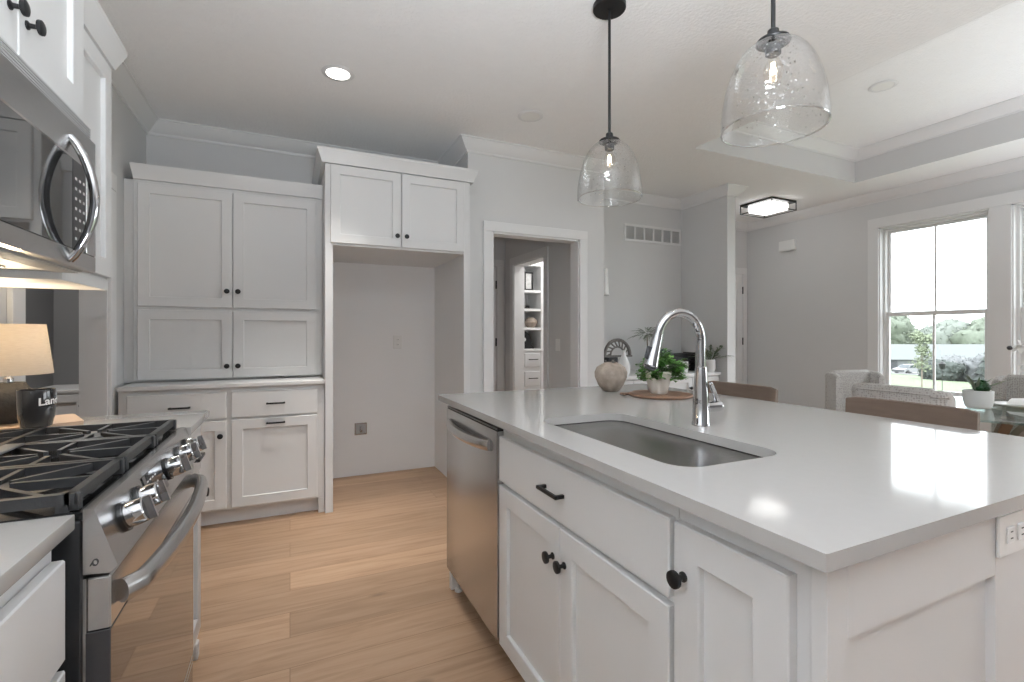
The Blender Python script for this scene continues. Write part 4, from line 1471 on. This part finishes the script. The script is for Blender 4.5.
# ------------------------------------------------------------------ side room (seen behind the lamp)
t = thing('side_room_cabinet', 'low white cabinet in the dark side room behind the lamp', 'cabinet', (-1.45, 5.3, 0))
mb = MB(); mb.box(-1.89, -1.105, 5.02, 5.555, 0.0, 0.725, 0.002); mb.build('body', 'cabinet_white', t)
mb = MB(); mb.box(-1.893, -1.105, 5.0, 5.555, 0.7255, 0.75, 0.002); mb.build('top', 'cabinet_white', t)
d = shaker('door', '-y', 5.02, -1.88, -1.505, 0.1, 0.71, t); knob('-y', 5.02, -1.53, 0.62, d)
d = shaker('door', '-y', 5.02, -1.495, -1.12, 0.1, 0.71, t); knob('-y', 5.02, -1.47, 0.62, d)
t = thing('faceted_vase', 'black faceted vase on the low cabinet in the side room', 'vase', (-1.49, 5.2, 0.75))
mb = MB(); mb.lathe([(0, 0), (0.05, 0), (0.085, 0.06), (0.075, 0.16), (0.055, 0.20), (0.05, 0.20), (0.06, 0.15), (0, 0.05)], (-1.50, 5.2, 0.7503), n=7); mb.build('body', 'black_enamel', t, angle=5)
mb = MB(); mb.tube([(-1.50, 5.2, 0.80), (-1.49, 5.2, 1.0)], 0.012, 7); mb.build('stem', 'driftwood', t)

# ------------------------------------------------------------------ buffet in the nook
t = thing('buffet_cabinet', 'long white buffet against the grey nook wall', 'cabinet', (3.36, 3.95, 0))
mb = MB(); mb.box(2.602, 4.122, 3.70, BY - 0.016, 0.09, 0.765, 0.001); mb.build('body', 'cabinet_white', t)
mb = MB(); mb.box(2.602, 4.122, 3.76, BY - 0.016, 0.0, 0.0895); mb.build('toe_kick', 'cabinet_white', t)
mb = MB(); mb.box(2.601, 4.124, 3.665, BY - 0.016, 0.7655, 0.80, 0.003); mb.build('top', 'trim_white', t)
for k in range(4):
    a = 2.61 + k * 0.376
    d = shaker('door', '-y', 3.70, a, a + 0.37, 0.10, 0.755, t, rail=0.05); knob('-y', 3.70, a + (0.34 if k % 2 == 0 else 0.03), 0.65, d)
BZ = 0.8003
t = thing('arch_sculpture', 'openwork arch ornament on the left end of the buffet', 'ornament', (2.85, 3.95, BZ))
mb = MB()
cx_, cz_ = 3.00, BZ + 0.185
for r in (0.155, 0.085):
    pts = [(cx_ + r * math.cos(a), 3.95, cz_ + r * math.sin(a)) for a in [math.pi * k / 20 for k in range(21)]]
    mb.tube(pts, 0.017 if r > 0.1 else 0.009, 8)
for k in range(9):
    a = math.pi * (k + 0.5) / 9
    mb.tube([(cx_ + 0.085 * math.cos(a), 3.95, cz_ + 0.085 * math.sin(a)), (cx_ + 0.15 * math.cos(a + 0.25), 3.95, cz_ + 0.15 * math.sin(a + 0.25))], 0.008, 6)
mb.bar((cx_ - 0.17, 3.95, cz_ - 0.008), (cx_ + 0.17, 3.95, cz_ - 0.008), 0.04, 0.018)
mb.build('arch', 'driftwood', t)
mb = MB(); mb.box(cx_ - 0.15, cx_ - 0.03, 3.90, 4.0, BZ + 0.001, cz_ - 0.0175, 0.004); mb.build('stand', 'black_metal', t)
mb = MB(); mb.lathe([(0, 0), (0.045, 0), (0.06, 0.04), (0.062, 0.09), (0.045, 0.14), (0.022, 0.19), (0.018, 0.23), (0.022, 0.24), (0.016, 0.24), (0.014, 0.19), (0, 0.18)], (2.93, 3.76, BZ), n=26)
tag(mb.build('bottle_vase', 'white_pot'), 'white bottle vase on the buffet right behind the clay vase', 'vase')


def spiky(label, name, x, y, z0, hpot, rpot, n, ln, lift, mleaf, mpot, seed, wid=0.02, group=None):
    rg = random.Random(seed)
    t = thing(name, label, 'plant', (x, y, z0), group)
    mb = MB(); mb.lathe([(0, 0), (rpot * 0.8, 0), (rpot, hpot * 0.3), (rpot * 0.95, hpot * 0.9), (rpot * 0.85, hpot), (rpot * 0.75, hpot), (rpot * 0.8, hpot * 0.5), (0, hpot * 0.3)], (x, y, z0), n=24); mb.build('pot', mpot, t)
    mb = MB(); st = MB()
    for k in range(n):
        a = rg.uniform(0, 2 * math.pi); e = rg.uniform(0.1, 1.0)
        dr = Vector((math.cos(a) * (1.2 - e), math.sin(a) * (1.2 - e), lift * e + 0.25)).normalized()
        l = ln * rg.uniform(0.7, 1.1)
        b0 = Vector((x + rpot * 0.3 * math.cos(a), y + rpot * 0.3 * math.sin(a), z0 + hpot * 0.95))
        st.tube([b0, b0 + dr * l * 0.5], 0.0022, 5)
        for q in range(9):
            s = 0.25 + 0.75 * q / 8
            c = b0 + dr * l * s - Vector((0, 0, 0.25 * l * s * s))
            a2 = rg.uniform(0, 6.28)
            mb.leaf(c, (math.cos(a2) + dr.x * 2, math.sin(a2) + dr.y * 2, dr.z), l * 0.28, wid, 0.4, 0.3, 3)
    st.build('stems', 'stem_green', t)
    mb.build('leaves', mleaf, t)
    return t


px_, py_ = 3.42, 4.00
t = thing('potted_palm', 'tall feathery palm plant on the buffet, behind the faucet spout', 'plant', (px_, py_, BZ))
mb = MB(); mb.lathe([(0, 0), (0.045, 0), (0.058, 0.05), (0.055, 0.13), (0.05, 0.14), (0.045, 0.14), (0.048, 0.08), (0, 0.06)], (px_, py_, BZ), n=24); mb.build('pot', 'white_pot', t)
mb = MB(); mb.tube([(px_, py_, BZ + 0.07), (px_ + 0.008, py_, BZ + 0.25), (px_, py_, BZ + 0.39)], [0.008, 0.007, 0.006], 8); mb.build('trunk', 'bark', t)
mb = MB(); rg = random.Random(9)
for k in range(24):
    a = k * 2.4; e = rg.uniform(-0.1, 1.1)
    dr = Vector((math.cos(a) * math.cos(e), math.sin(a) * math.cos(e), math.sin(e)))
    l = rg.uniform(0.13, 0.19)
    b0 = Vector((px_, py_, BZ + 0.39))
    sd = dr.cross(Vector((0, 0, 1))).normalized()
    for q in range(10):
        c = b0 + dr * l * (0.25 + 0.075 * q) - Vector((0, 0, 0.3 * l * (q / 10) ** 2))
        for sg in (-1, 1):
            mb.leaf(c, dr + sd * sg * 0.8, 0.05, 0.007, 0.4, 0.2, 2)
mb.build('fronds', 'leaf_sage', t)
spiky('blue-green leafy plant on the buffet, behind the basil', 'potted_plant', 3.47, 3.79, BZ, 0.09, 0.055, 24, 0.19, 1.1, 'leaf_blue', 'white_pot', 5, 0.03)
spiky('drooping green plant in a white pot at the right end of the buffet', 'trailing_plant', 4.045, 3.74, BZ, 0.13, 0.055, 16, 0.19, 0.9, 'leaf_sage', 'white_pot', 8, 0.022)
t = thing('slatted_rack', 'black slatted wooden rack standing on the buffet, behind the basil leaves', 'rack', (3.83, 3.98, BZ))
mb = MB()
for x in (3.62, 3.98):
    mb.box(x, x + 0.02, 3.90, 4.06, BZ, BZ + 0.20, 0.002)
mb.build('side', 'black_metal', t)
for k in range(5):
    mb = MB(); mb.box(3.641, 3.979, 3.90, 3.915, BZ + 0.008 + k * 0.04, BZ + 0.032 + k * 0.04, 0.002); mb.build('slat', 'black_metal', t)
mb = MB(); mb.box(3.641, 3.979, 3.94, 4.05, BZ + 0.012, BZ + 0.19); mb.build('back', 'seal_dark', t)
mb = MB(); mb.lathe([(0, 0), (0.035, 0), (0.042, 0.05), (0.042, 0.115), (0.038, 0.115), (0.036, 0.05), (0, 0.02)], (3.72, 3.78, BZ), n=22)
tag(mb.build('white_cup', 'white_pot'), 'small white cup before the black slatted rack on the buffet', 'cup')

# ------------------------------------------------------------------ counter stools
def stool_proto(label):
    t = thing('counter_stool', label, 'stool', (0, 0, 0), 'counter stools at the island')
    # local frame: sitter faces -x, back rest at +x
    mb = MB()
    lo = []
    for k in range(13):
        s = -1 + 2 * k / 12
        y = 0.20 * s
        x = 0.20 + 0.014 * (1 - s * s)
        lo.append([(x - 0.010, y, 0.79), (x + 0.010, y, 0.79), (x + 0.016, y, 0.952 - (0.006 if abs(s) > 0.97 else 0)), (x + 0.008, y, 0.957 - (0.008 if abs(s) > 0.97 else 0)), (x - 0.002, y, 0.954 - (0.007 if abs(s) > 0.97 else 0))])
    mb.loft(lo); mb.build('backrest', 'wood_stool', t)
    mb = MB(); mb.box(-0.20, 0.19, -0.20, 0.20, 0.622, 0.66, 0.015, 3); mb.build('seat', 'wood_stool', t)
    for sx in (-1, 1):
        for sy in (-1, 1):
            mb = MB()
            top = (0.17 * sx, 0.17 * sy, 0.6215); bot = (0.205 * sx, 0.19 * sy, 0.0)
            mb.tube([bot, top], [0.012, 0.018], 10); mb.build('leg', 'wood_leg', t)
    for sy in (-1, 1):
        mb = MB(); mb.tube([(0.165, 0.165 * sy, 0.6605), (0.196, 0.165 * sy, 0.80)], 0.012, 8); mb.build('back_post', 'wood_leg', t)
    mb = MB()
    mb.tube([(-0.188, -0.165, 0.25), (-0.188, 0.165, 0.25)], 0.009, 8); mb.tube([(0.188, -0.165, 0.25), (0.188, 0.165, 0.25)], 0.009, 8)
    mb.build('stretcher', 'wood_leg', t)
    return t


s1 = stool_proto('brown wooden counter stool at the far end of the island, right of the faucet')
s2 = copy_tree(s1); s2['label'] = 'brown wooden counter stool nearer the camera, before the speckled dining chairs'
s1.location = (1.79, 1.665, 0); s2.location = (1.79, 0.965, 0)


# ------------------------------------------------------------------ dining set
def chair_proto(label):
    t = thing('dining_chair', label, 'chair', (0, 0, 0), 'speckled upholstered dining chairs')
    # local: sitter faces +y, back at -y
    plan = []
    W, D, fr, rc = 0.232, 0.24, -0.11, 0.06
    plan.append((-W, fr, 0.875))
    plan.append((-W, -0.14, 0.90))
    plan.append((-W, -D + rc, 0.90))
    for k in range(1, 6):
        a = math.radians(180 + 90 * k / 6)
        plan.append((-W + rc + rc * math.cos(a), -D + rc + rc * math.sin(a), 0.905))
    for k in range(5):
        s = -1 + 2 * k / 4
        plan.append(((W - rc) * s, -D, 0.915))
    for k in range(1, 6):
        a = math.radians(270 + 90 * k / 6)
        plan.append((W - rc + rc * math.cos(a), -D + rc + rc * math.sin(a), 0.905))
    plan.append((W, -D + rc, 0.90)); plan.append((W, -0.14, 0.90)); plan.append((W, fr, 0.875))
    th = 0.055
    loops = []
    for i, (x, y, h) in enumerate(plan):
        p = Vector((x, y)); a = Vector(plan[max(0, i - 1)][:2]); b_ = Vector(plan[min(len(plan) - 1, i + 1)][:2])
        tg = (b_ - a).normalized(); n = Vector((-tg.y, tg.x))   # inward (left of travel)
        def P(o, z): return (p.x + n.x * o, p.y + n.y * o, z)
        loops.append([P(0.006, 0.36), P(0, 0.40), P(0, h - 0.02), P(0.012, h - 0.004), P(th * 0.5, h), P(th - 0.010, h - 0.004), P(th, h - 0.02), P(th, 0.40), P(th - 0.006, 0.36)])
    mb = MB(); mb.loft(loops); bk = mb.build('backrest', 'speckled_fabric', t, angle=50)
    pp = MB()
    pp.tube([(x * 1.004, y * 1.004, h - 0.035) for x, y, h in plan[2:-2]], 0.0035, 6); pp.build('piping', 'speckled_fabric', bk)
    mb = MB(); mb.box(-0.178, 0.178, -0.18, 0.25, 0.37, 0.48, 0.03, 3); mb.build('seat', 'speckled_fabric', t)
    mb = MB(); mb.box(-0.17, 0.17, -0.17, 0.22, 0.34, 0.3695, 0.004); mb.build('seat_frame', 'wood_leg', t)
    for sx in (-1, 1):
        for sy, yy in ((-1, -0.15), (1, 0.20)):
            mb = MB(); mb.tube([(0.175 * sx, yy + 0.02 * sy, 0.0), (0.15 * sx, yy, 0.3395)], [0.011, 0.019], 10); mb.build('leg', 'wood_leg', t)
    return t


ca = chair_proto('speckled dining chair just behind the nearer stool, its back to the island')
cb = copy_tree(ca); cb['label'] = 'speckled dining chair left of the window, showing its inner back and wing'
cc = copy_tree(ca); cc['label'] = 'speckled dining chair across the glass table, at the right edge of the photo'
ca.location = (3.27, 1.535, 0); ca.rotation_euler = (0, 0, math.radians(-90))
cb.location = (3.985, 2.13, 0); cb.rotation_euler = (0, 0, math.radians(168))
cc.location = (4.42, 1.42, 0); cc.rotation_euler = (0, 0, math.radians(95))

DX, DYc = 3.86, 1.45
t = thing('dining_table', 'round glass topped dining table with crossed wooden legs', 'table', (DX, DYc, 0))
mb = MB(); mb.lathe([(0, 0), (0.606, 0), (0.61, 0.003), (0.61, 0.009), (0.606, 0.012), (0, 0.012)], (DX, DYc, 0.738), n=72); mb.build('table_top', 'table_glass', t)
for k in range(3):
    a = math.radians(35 + 120 * k)
    mb = MB()
    c_, s_ = math.cos(a), math.sin(a)
    mb.bar((DX + 0.42 * c_, DYc + 0.42 * s_, 0.0), (DX - 0.36 * c_ , DYc - 0.36 * s_ , 0.7365), 0.05, 0.035)
    mb.build('leg', 'wood_leg', t)
mb = MB(); mb.lathe([(0, 0), (0.06, 0), (0.06, 0.05), (0, 0.05)], (DX, DYc, 0.34), n=20); mb.build('hub', 'wood_leg', t)
TZ_ = 0.7505
t = thing('potted_succulent', 'spiky succulent in a white bowl on the glass dining table', 'plant', (3.80, 1.46, TZ_))
mb = MB(); mb.lathe([(0, 0), (0.052, 0), (0.062, 0.01), (0.070, 0.05), (0.071, 0.105), (0.067, 0.108), (0.062, 0.105), (0.06, 0.05), (0, 0.03)], (3.80, 1.46, TZ_), n=36); mb.build('pot', 'white_pot', t)
mb = MB(); mb.lathe([(0, 0.09), (0.062, 0.09), (0.06, 0.08), (0, 0.08)], (3.80, 1.46, TZ_), n=20); mb.build('soil', 'soil', t)
mb = MB(); rg = random.Random(2)
for k in range(150):
    a = rg.uniform(0, 6.283); e = rg.uniform(-0.3, 1.5)
    v = Vector((math.cos(a) * math.cos(e), math.sin(a) * math.cos(e), math.sin(e)))
    mb.leaf(Vector((3.815, 1.45, TZ_ + 0.125)) + v * 0.026, v, 0.024, 0.016, 0.1, 0.3, 3)
mb.lathe([(0, -0.045), (0.03, -0.03), (0.043, 0), (0.03, 0.03), (0, 0.043)], (3.815, 1.45, TZ_ + 0.125), n=18)
mb.build('rosette', 'leaf_dark', t)
mb = MB()
for az, el, ln in ((150, 62, 0.15), (178, 50, 0.17), (130, 70, 0.12), (330, 28, 0.22), (345, 40, 0.16), (100, 60, 0.12), (300, 35, 0.15), (210, 55, 0.14), (320, -2, 0.13)):
    a, e = math.radians(az), math.radians(el)
    mb.leaf((3.795, 1.465, TZ_ + 0.095), (math.cos(a) * math.cos(e), math.sin(a) * math.cos(e), math.sin(e)), ln, 0.016, 0.12, 0.5, 5)
mb.build('leaves', 'leaf_sage', t)

mb = MB(); mb.lathe([(0, 0), (0.08, 0), (0.10, 0.006), (0.135, 0.016), (0.137, 0.018), (0.134, 0.0185), (0.10, 0.0095), (0.08, 0.004), (0, 0.004)], (4.09, 1.36, TZ_), n=44)
tag(mb.build('dinner_plate', 'plate_white'), 'white dinner plate on the glass dining table', 'plate')
mb = MB()
nl = []
for k in range(9):
    s = k / 8
    nl.append([(3.99 + 0.20 * s, 1.32 + 0.01 * math.sin(6 * s), TZ_ + 0.021 + 0.028 * math.sin(math.pi * s)), (3.99 + 0.20 * s, 1.40 + 0.02 * s, TZ_ + 0.021 + 0.018 * math.sin(math.pi * s)),
               (3.99 + 0.20 * s, 1.40 + 0.02 * s, TZ_ + 0.0225 + 0.026 * math.sin(math.pi * s)), (3.99 + 0.20 * s, 1.32 + 0.01 * math.sin(6 * s), TZ_ + 0.0225 + 0.036 * math.sin(math.pi * s))])
mb.loft(nl)
tag(mb.build('napkin', 'petal'), 'folded white napkin on the dinner plate', 'napkin')

# white orchid at the right edge of the table
ox, oy = 4.20, 1.16
t = thing('white_orchid', 'white orchid on the dining table arching in at the right edge', 'plant', (ox, oy, TZ_))
mb = MB(); mb.lathe([(0, 0), (0.05, 0), (0.06, 0.06), (0.055, 0.13), (0.05, 0.13), (0.05, 0.06), (0, 0.03)], (ox, oy, TZ_), n=26); mb.build('pot', 'white_pot', t)
st, pe, bu = MB(), MB(), MB()
for tip, hh in (((3.99, 1.385, 1.115), 0.42), ((4.03, 1.36, 1.00), 0.30)):
    b0 = Vector((ox, oy, TZ_ + 0.12)); tp = Vector(tip)
    c1 = b0 + Vector((0, 0, hh)); pts = []
    for k in range(13):
        s = k / 12
        pts.append(b0 * (1 - s) ** 2 + c1 * 2 * s * (1 - s) + tp * s * s)
    st.tube(pts, 0.003, 6)
    if hh > 0.4:
        bu.lathe([(0, -0.012), (0.011, -0.008), (0.014, 0.0), (0.010, 0.010), (0, 0.014)], tp, (tp - Vector(pts[-2])), 12)
    for k in (6, 8, 9, 10, 11):
        c = pts[k]
        for q in range(5):
            a = 2 * math.pi * q / 5
            pe.leaf(c + Vector((0, 0, -0.01)), (-0.5 + 0.5 * math.cos(a), 0.2 + math.sin(a), math.cos(a) - 0.35), 0.05, 0.034, 0.2, 0.25, 4)
st.build('stems', 'petal', t); pe.build('flowers', 'petal', t); bu.build('bud', 'seal_dark', t)
mb = MB()
for k in range(6):
    a = k * 1.05
    mb.leaf((ox, oy, TZ_ + 0.12), (math.cos(a), math.sin(a), 0.5), 0.16, 0.05, 0.5, 0.3, 5)
mb.build('leaves', 'leaf_dark', t)

# ------------------------------------------------------------------ outdoors
def gz(x):
    return -0.4 - 0.0585 * max(0.0, min(x, 92) - 8)


mb = MB()
xs = [-60, 8, 15, 25, 40, 60, 80, 92, 120, 200]
rows = [[mb.bm.verts.new((x, y, gz(x) if x < 100 else gz(x) + (x - 92) * 0.03)) for y in (-60, 0, 25, 50, 80, 180)] for x in xs]
for a, b_ in zip(rows, rows[1:]):
    for k in range(5):
        mb.bm.faces.new((a[k], b_[k], b_[k + 1], a[k + 1]))
struct(mb.build('ground', 'grass', recentre=False))
# patio strip right outside
mb = MB(); mb.box(6.005, 7.5, -2.6, 6, -0.5, -0.36)
struct(mb.build('ground_patio', 'asphalt'))
mb = MB(); mb.box(-3.3, 6.02, REAR - 0.2, 7.3, -0.6, -0.121)
struct(mb.build('floor_foundation', 'foundation'))
# parking apron
mb = MB()
r1 = [mb.bm.verts.new((x, y, gz(x) + 0.05)) for x, y in ((79, 36), (79, 60), (97, 60), (97, 36))]
mb.bm.faces.new(r1)
tag(mb.build('parking_apron', 'asphalt'), 'pale parking strip in front of the far building', 'pavement')

B = thing('far_building', 'long low building with pale metal roof and grey garage door outside', 'building', (107, 46, -5.4))
yaw = -math.atan(222 / 480)


def rot_build(mb, name, m, parent):
    o = mb.build(name, m, recentre=False)
    o.parent = parent
    return o


mb = MB(); mb.box(-40, 40, 0, 14, 0, 2.1); rot_build(mb, 'walls', 'siding', B)
mb = MB(); mb.loft([[(-41, -0.6, 2.0), (-41, 7, 4.6), (-41, 14.6, 2.0)], [(41, -0.6, 2.0), (41, 7, 4.6), (41, 14.6, 2.0)]]); rot_build(mb, 'roof', 'roof_pale', B)
for x in (-12.5, 22):
    mb = MB(); mb.box(x, x + 4.2, -0.12, -0.005, 0.0, 1.85); rot_build(mb, 'garage_door', 'garage_grey', B)
B.rotation_euler = (0, 0, yaw)


def car(label, m):
    t = thing('car', label, 'car', (0, 0, 0), 'cars parked by the far building')
    mb = MB()
    side = [(-2.2, 0.35), (-2.25, 0.7), (-1.9, 0.85), (-1.2, 0.95), (-0.6, 1.42), (0.8, 1.45), (1.5, 0.98), (2.1, 0.9), (2.25, 0.6), (2.2, 0.33)]
    def sec(y, k): return [(x, y * (1 - (0.16 if z > 1.0 else 0.0)) * k, z) for x, z in side]
    mb.loft([sec(-0.88, 0.94), sec(-0.88, 1), sec(0.88, 1), sec(0.88, 0.94)]); mb.build('body', m, t, recentre=False)
    mb = MB()
    for s in (-1, 1):
        mb.loft([[(x, s * y, z) for x, z in ((-1.0, 1.0), (-0.52, 1.36), (0.72, 1.38), (1.25, 1.0))] for y in (0.87, 0.76)])
    mb.loft([[(-1.24, -0.7, 0.98), (-1.24, 0.7, 0.98), (-0.64, 0.62, 1.41), (-0.64, -0.62, 1.41)], [(-1.2, -0.7, 0.96), (-1.2, 0.7, 0.96), (-0.6, 0.62, 1.39), (-0.6, -0.62, 1.39)]])
    mb.build('windows', 'car_glass', t, recentre=False)
    for sx in (-1.35, 1.38):
        for sy in (-1, 1):
            mb = MB(); mb.lathe([(0, -0.1), (0.3, -0.1), (0.33, -0.06), (0.33, 0.06), (0.3, 0.1), (0, 0.1)], (sx, sy * 0.8, 0.33), (0, 1, 0), 20); mb.build('wheel', 'tyre', t, recentre=False)
    return t


for lab, m, (x, y), rz in (('dark grey car parked leftmost beside the building', 'car_grey', (85, 48.8), 50), ('white car parked before the garage door', 'car_white', (88, 46.6), 30), ('silver car parked closest to the young tree', 'car_silver', (86, 41.2), -10)):
    c = car(lab, m)
    c.location = (x, y, gz(x) + 0.06)
    c.rotation_euler = (0, 0, math.radians(rz))


def blob(mb, c, r, sq=0.8, seed=0, sub=3, amp=0.35):
    b_ = bmesh.new()
    bmesh.ops.create_icosphere(b_, subdivisions=sub, radius=1.0)
    o = Vector((seed * 3.1, seed * 1.7, seed * 0.9))
    for v in b_.verts:
        k = 1 + amp * noise.noise(v.co * 1.6 + o) + amp * 0.6 * noise.noise(v.co * 4.0 + o)
        v.co = Vector((v.co.x * r * k, v.co.y * r * k, v.co.z * r * sq * k))
    bmesh.ops.translate(b_, verts=list(b_.verts), vec=c)
    mb.merge(b_)


def tree(name, label, x, y, base, h, r, m, seed, group=None, n=7, trunk=0.3, nl=1500, lf=0.055, sparse=False):
    rg = random.Random(seed)
    t = thing(name, label, 'tree', (x, y, base), group)
    mb = MB(); mb.tube([(x, y, base), (x, y, base + h * 0.55)], [r * 0.08, r * 0.05], 8); mb.build('trunk', 'bark', t)
    mb = MB()
    for k in range(n):
        a = rg.uniform(0, 6.28); q = r * 0.55 * rg.random()
        zz = base + h * rg.uniform(trunk + 0.1, 0.86)
        blob(mb, Vector((x + q * math.cos(a), y + q * math.sin(a), zz)), r * rg.uniform(0.42, 0.62), 0.85, seed + k, 3)
    pts = [v.co.copy() for v in mb.bm.verts]
    qs = max(0.05, r * lf)
    for k in range(nl):
        c = rg.choice(pts) + Vector((rg.uniform(-1, 1), rg.uniform(-1, 1), rg.uniform(-1, 1))) * qs * 1.3
        u = Vector((rg.uniform(-1, 1), rg.uniform(-1, 1), rg.uniform(-1, 1))).normalized() * qs
        w = u.orthogonal().normalized() * qs * 0.7
        mb.bm.faces.new([mb.bm.verts.new(c + d_) for d_ in (-u, w, u, -w)])
    if sparse:
        bmesh.ops.delete(mb.bm, geom=[f for f in mb.bm.faces if len(f.verts) == 3], context='FACES')
    mb.build('crown', m, t, angle=180)
    return t


G = 'trees behind the far building'
tree('broad_tree', 'tall dense tree at the left side of the window, beyond the building', 150, 77, -7, 12.8, 8.5, 'tree_green', 1, G, 10, 0.2)
tree('broad_tree', 'low round tree behind the building, centre of the window', 160, 67, -7, 10.2, 8.5, 'tree_far', 2, G, 9, 0.15)
tree('broad_tree', 'wide tree behind the building, right half of the window', 160, 57, -7, 11.0, 9.0, 'tree_green', 3, G, 10, 0.15)
tree('broad_tree', 'rounded tree behind the building next to the right window edge', 162, 49, -7, 10.2, 8.0, 'tree_far', 4, G, 9, 0.15)
tree('broad_tree', 'tall tree at the right window edge, beyond the building', 150, 38.5, -7, 13.0, 5.0, 'tree_green', 5, G, 8, 0.2)
tree('young_tree', 'slender young pale green tree on the lawn outside', 28.5, 13.1, gz(28.5), 3.4, 0.42, 'tree_young', 6, None, 14, 0.12, 900, 0.16, True)
G2 = 'shrubs on the lawn'
for lab, x, y, r, sq, m, sd in (('dark rounded shrub on the lawn, just right of the young tree', 58, 25.0, 1.45, 0.75, 'shrub_dark', 11), ('dusky mauve shrub behind the dark shrub', 62, 25.6, 1.5, 0.95, 'shrub_mauve', 12),
                                ('greyish shrub beside the conifer outside', 60, 23.0, 1.45, 0.95, 'shrub_mauve', 13), ('low dark shrub at the right of the window', 58, 20.2, 1.5, 0.95, 'shrub_dark', 14)):
    t = thing('garden_shrub', lab, 'shrub', (x, y, gz(x)), G2)
    mb = MB(); blob(mb, Vector((x, y, gz(x) + r * sq * 0.75)), r, sq, sd, 4, 0.4); blob(mb, Vector((x + 0.8, y + 0.9, gz(x) + r * sq * 0.5)), r * 0.7, sq, sd + 40, 3, 0.4)
    pts = [v.co.copy() for v in mb.bm.verts]; rg = random.Random(sd)
    for k in range(900):
        c = rg.choice(pts) + Vector((rg.uniform(-1, 1), rg.uniform(-1, 1), rg.uniform(-1, 1))) * 0.16
        u = Vector((rg.uniform(-1, 1), rg.uniform(-1, 1), rg.uniform(-1, 1))).normalized() * 0.13
        w = u.orthogonal().normalized() * 0.09
        mb.bm.faces.new([mb.bm.verts.new(c + d_) for d_ in (-u, w, u, -w)])
    mb.build('foliage', m, t, angle=180)
t = thing('conifer', 'small pointed grey-green conifer outside, right half of the window', 'tree', (59, 21.8, gz(59)))
mb = MB()
for k in range(6):
    mb.lathe([(0, 0), (1.3 - k * 0.2, 0.0), (0.9 - k * 0.15, 0.35), (0, 1.0)], (59, 21.8, gz(59) + 0.3 + k * 0.6), n=11)
mb.build('needles', 'shrub_dark', t, angle=20)
mb = MB(); mb.tube([(59, 21.8, gz(59)), (59, 21.8, gz(59) + 0.6)], 0.12, 8); mb.build('trunk', 'bark', t)
t = thing('garden_lantern', 'small black lantern on a thin post outside the window', 'lantern', (15.2, 6.55, gz(15.2)))
mb = MB(); mb.tube([(15.2, 6.55, gz(15.2)), (15.2, 6.55, 0.30)], 0.007, 8); mb.build('post', 'black_metal', t)
mb = MB(); mb.lathe([(0, 0), (0.05, 0), (0.07, 0.12), (0.09, 0.13), (0.03, 0.19), (0, 0.2)], (15.2, 6.55, 0.30), n=8); mb.build('lantern', 'black_metal', t)
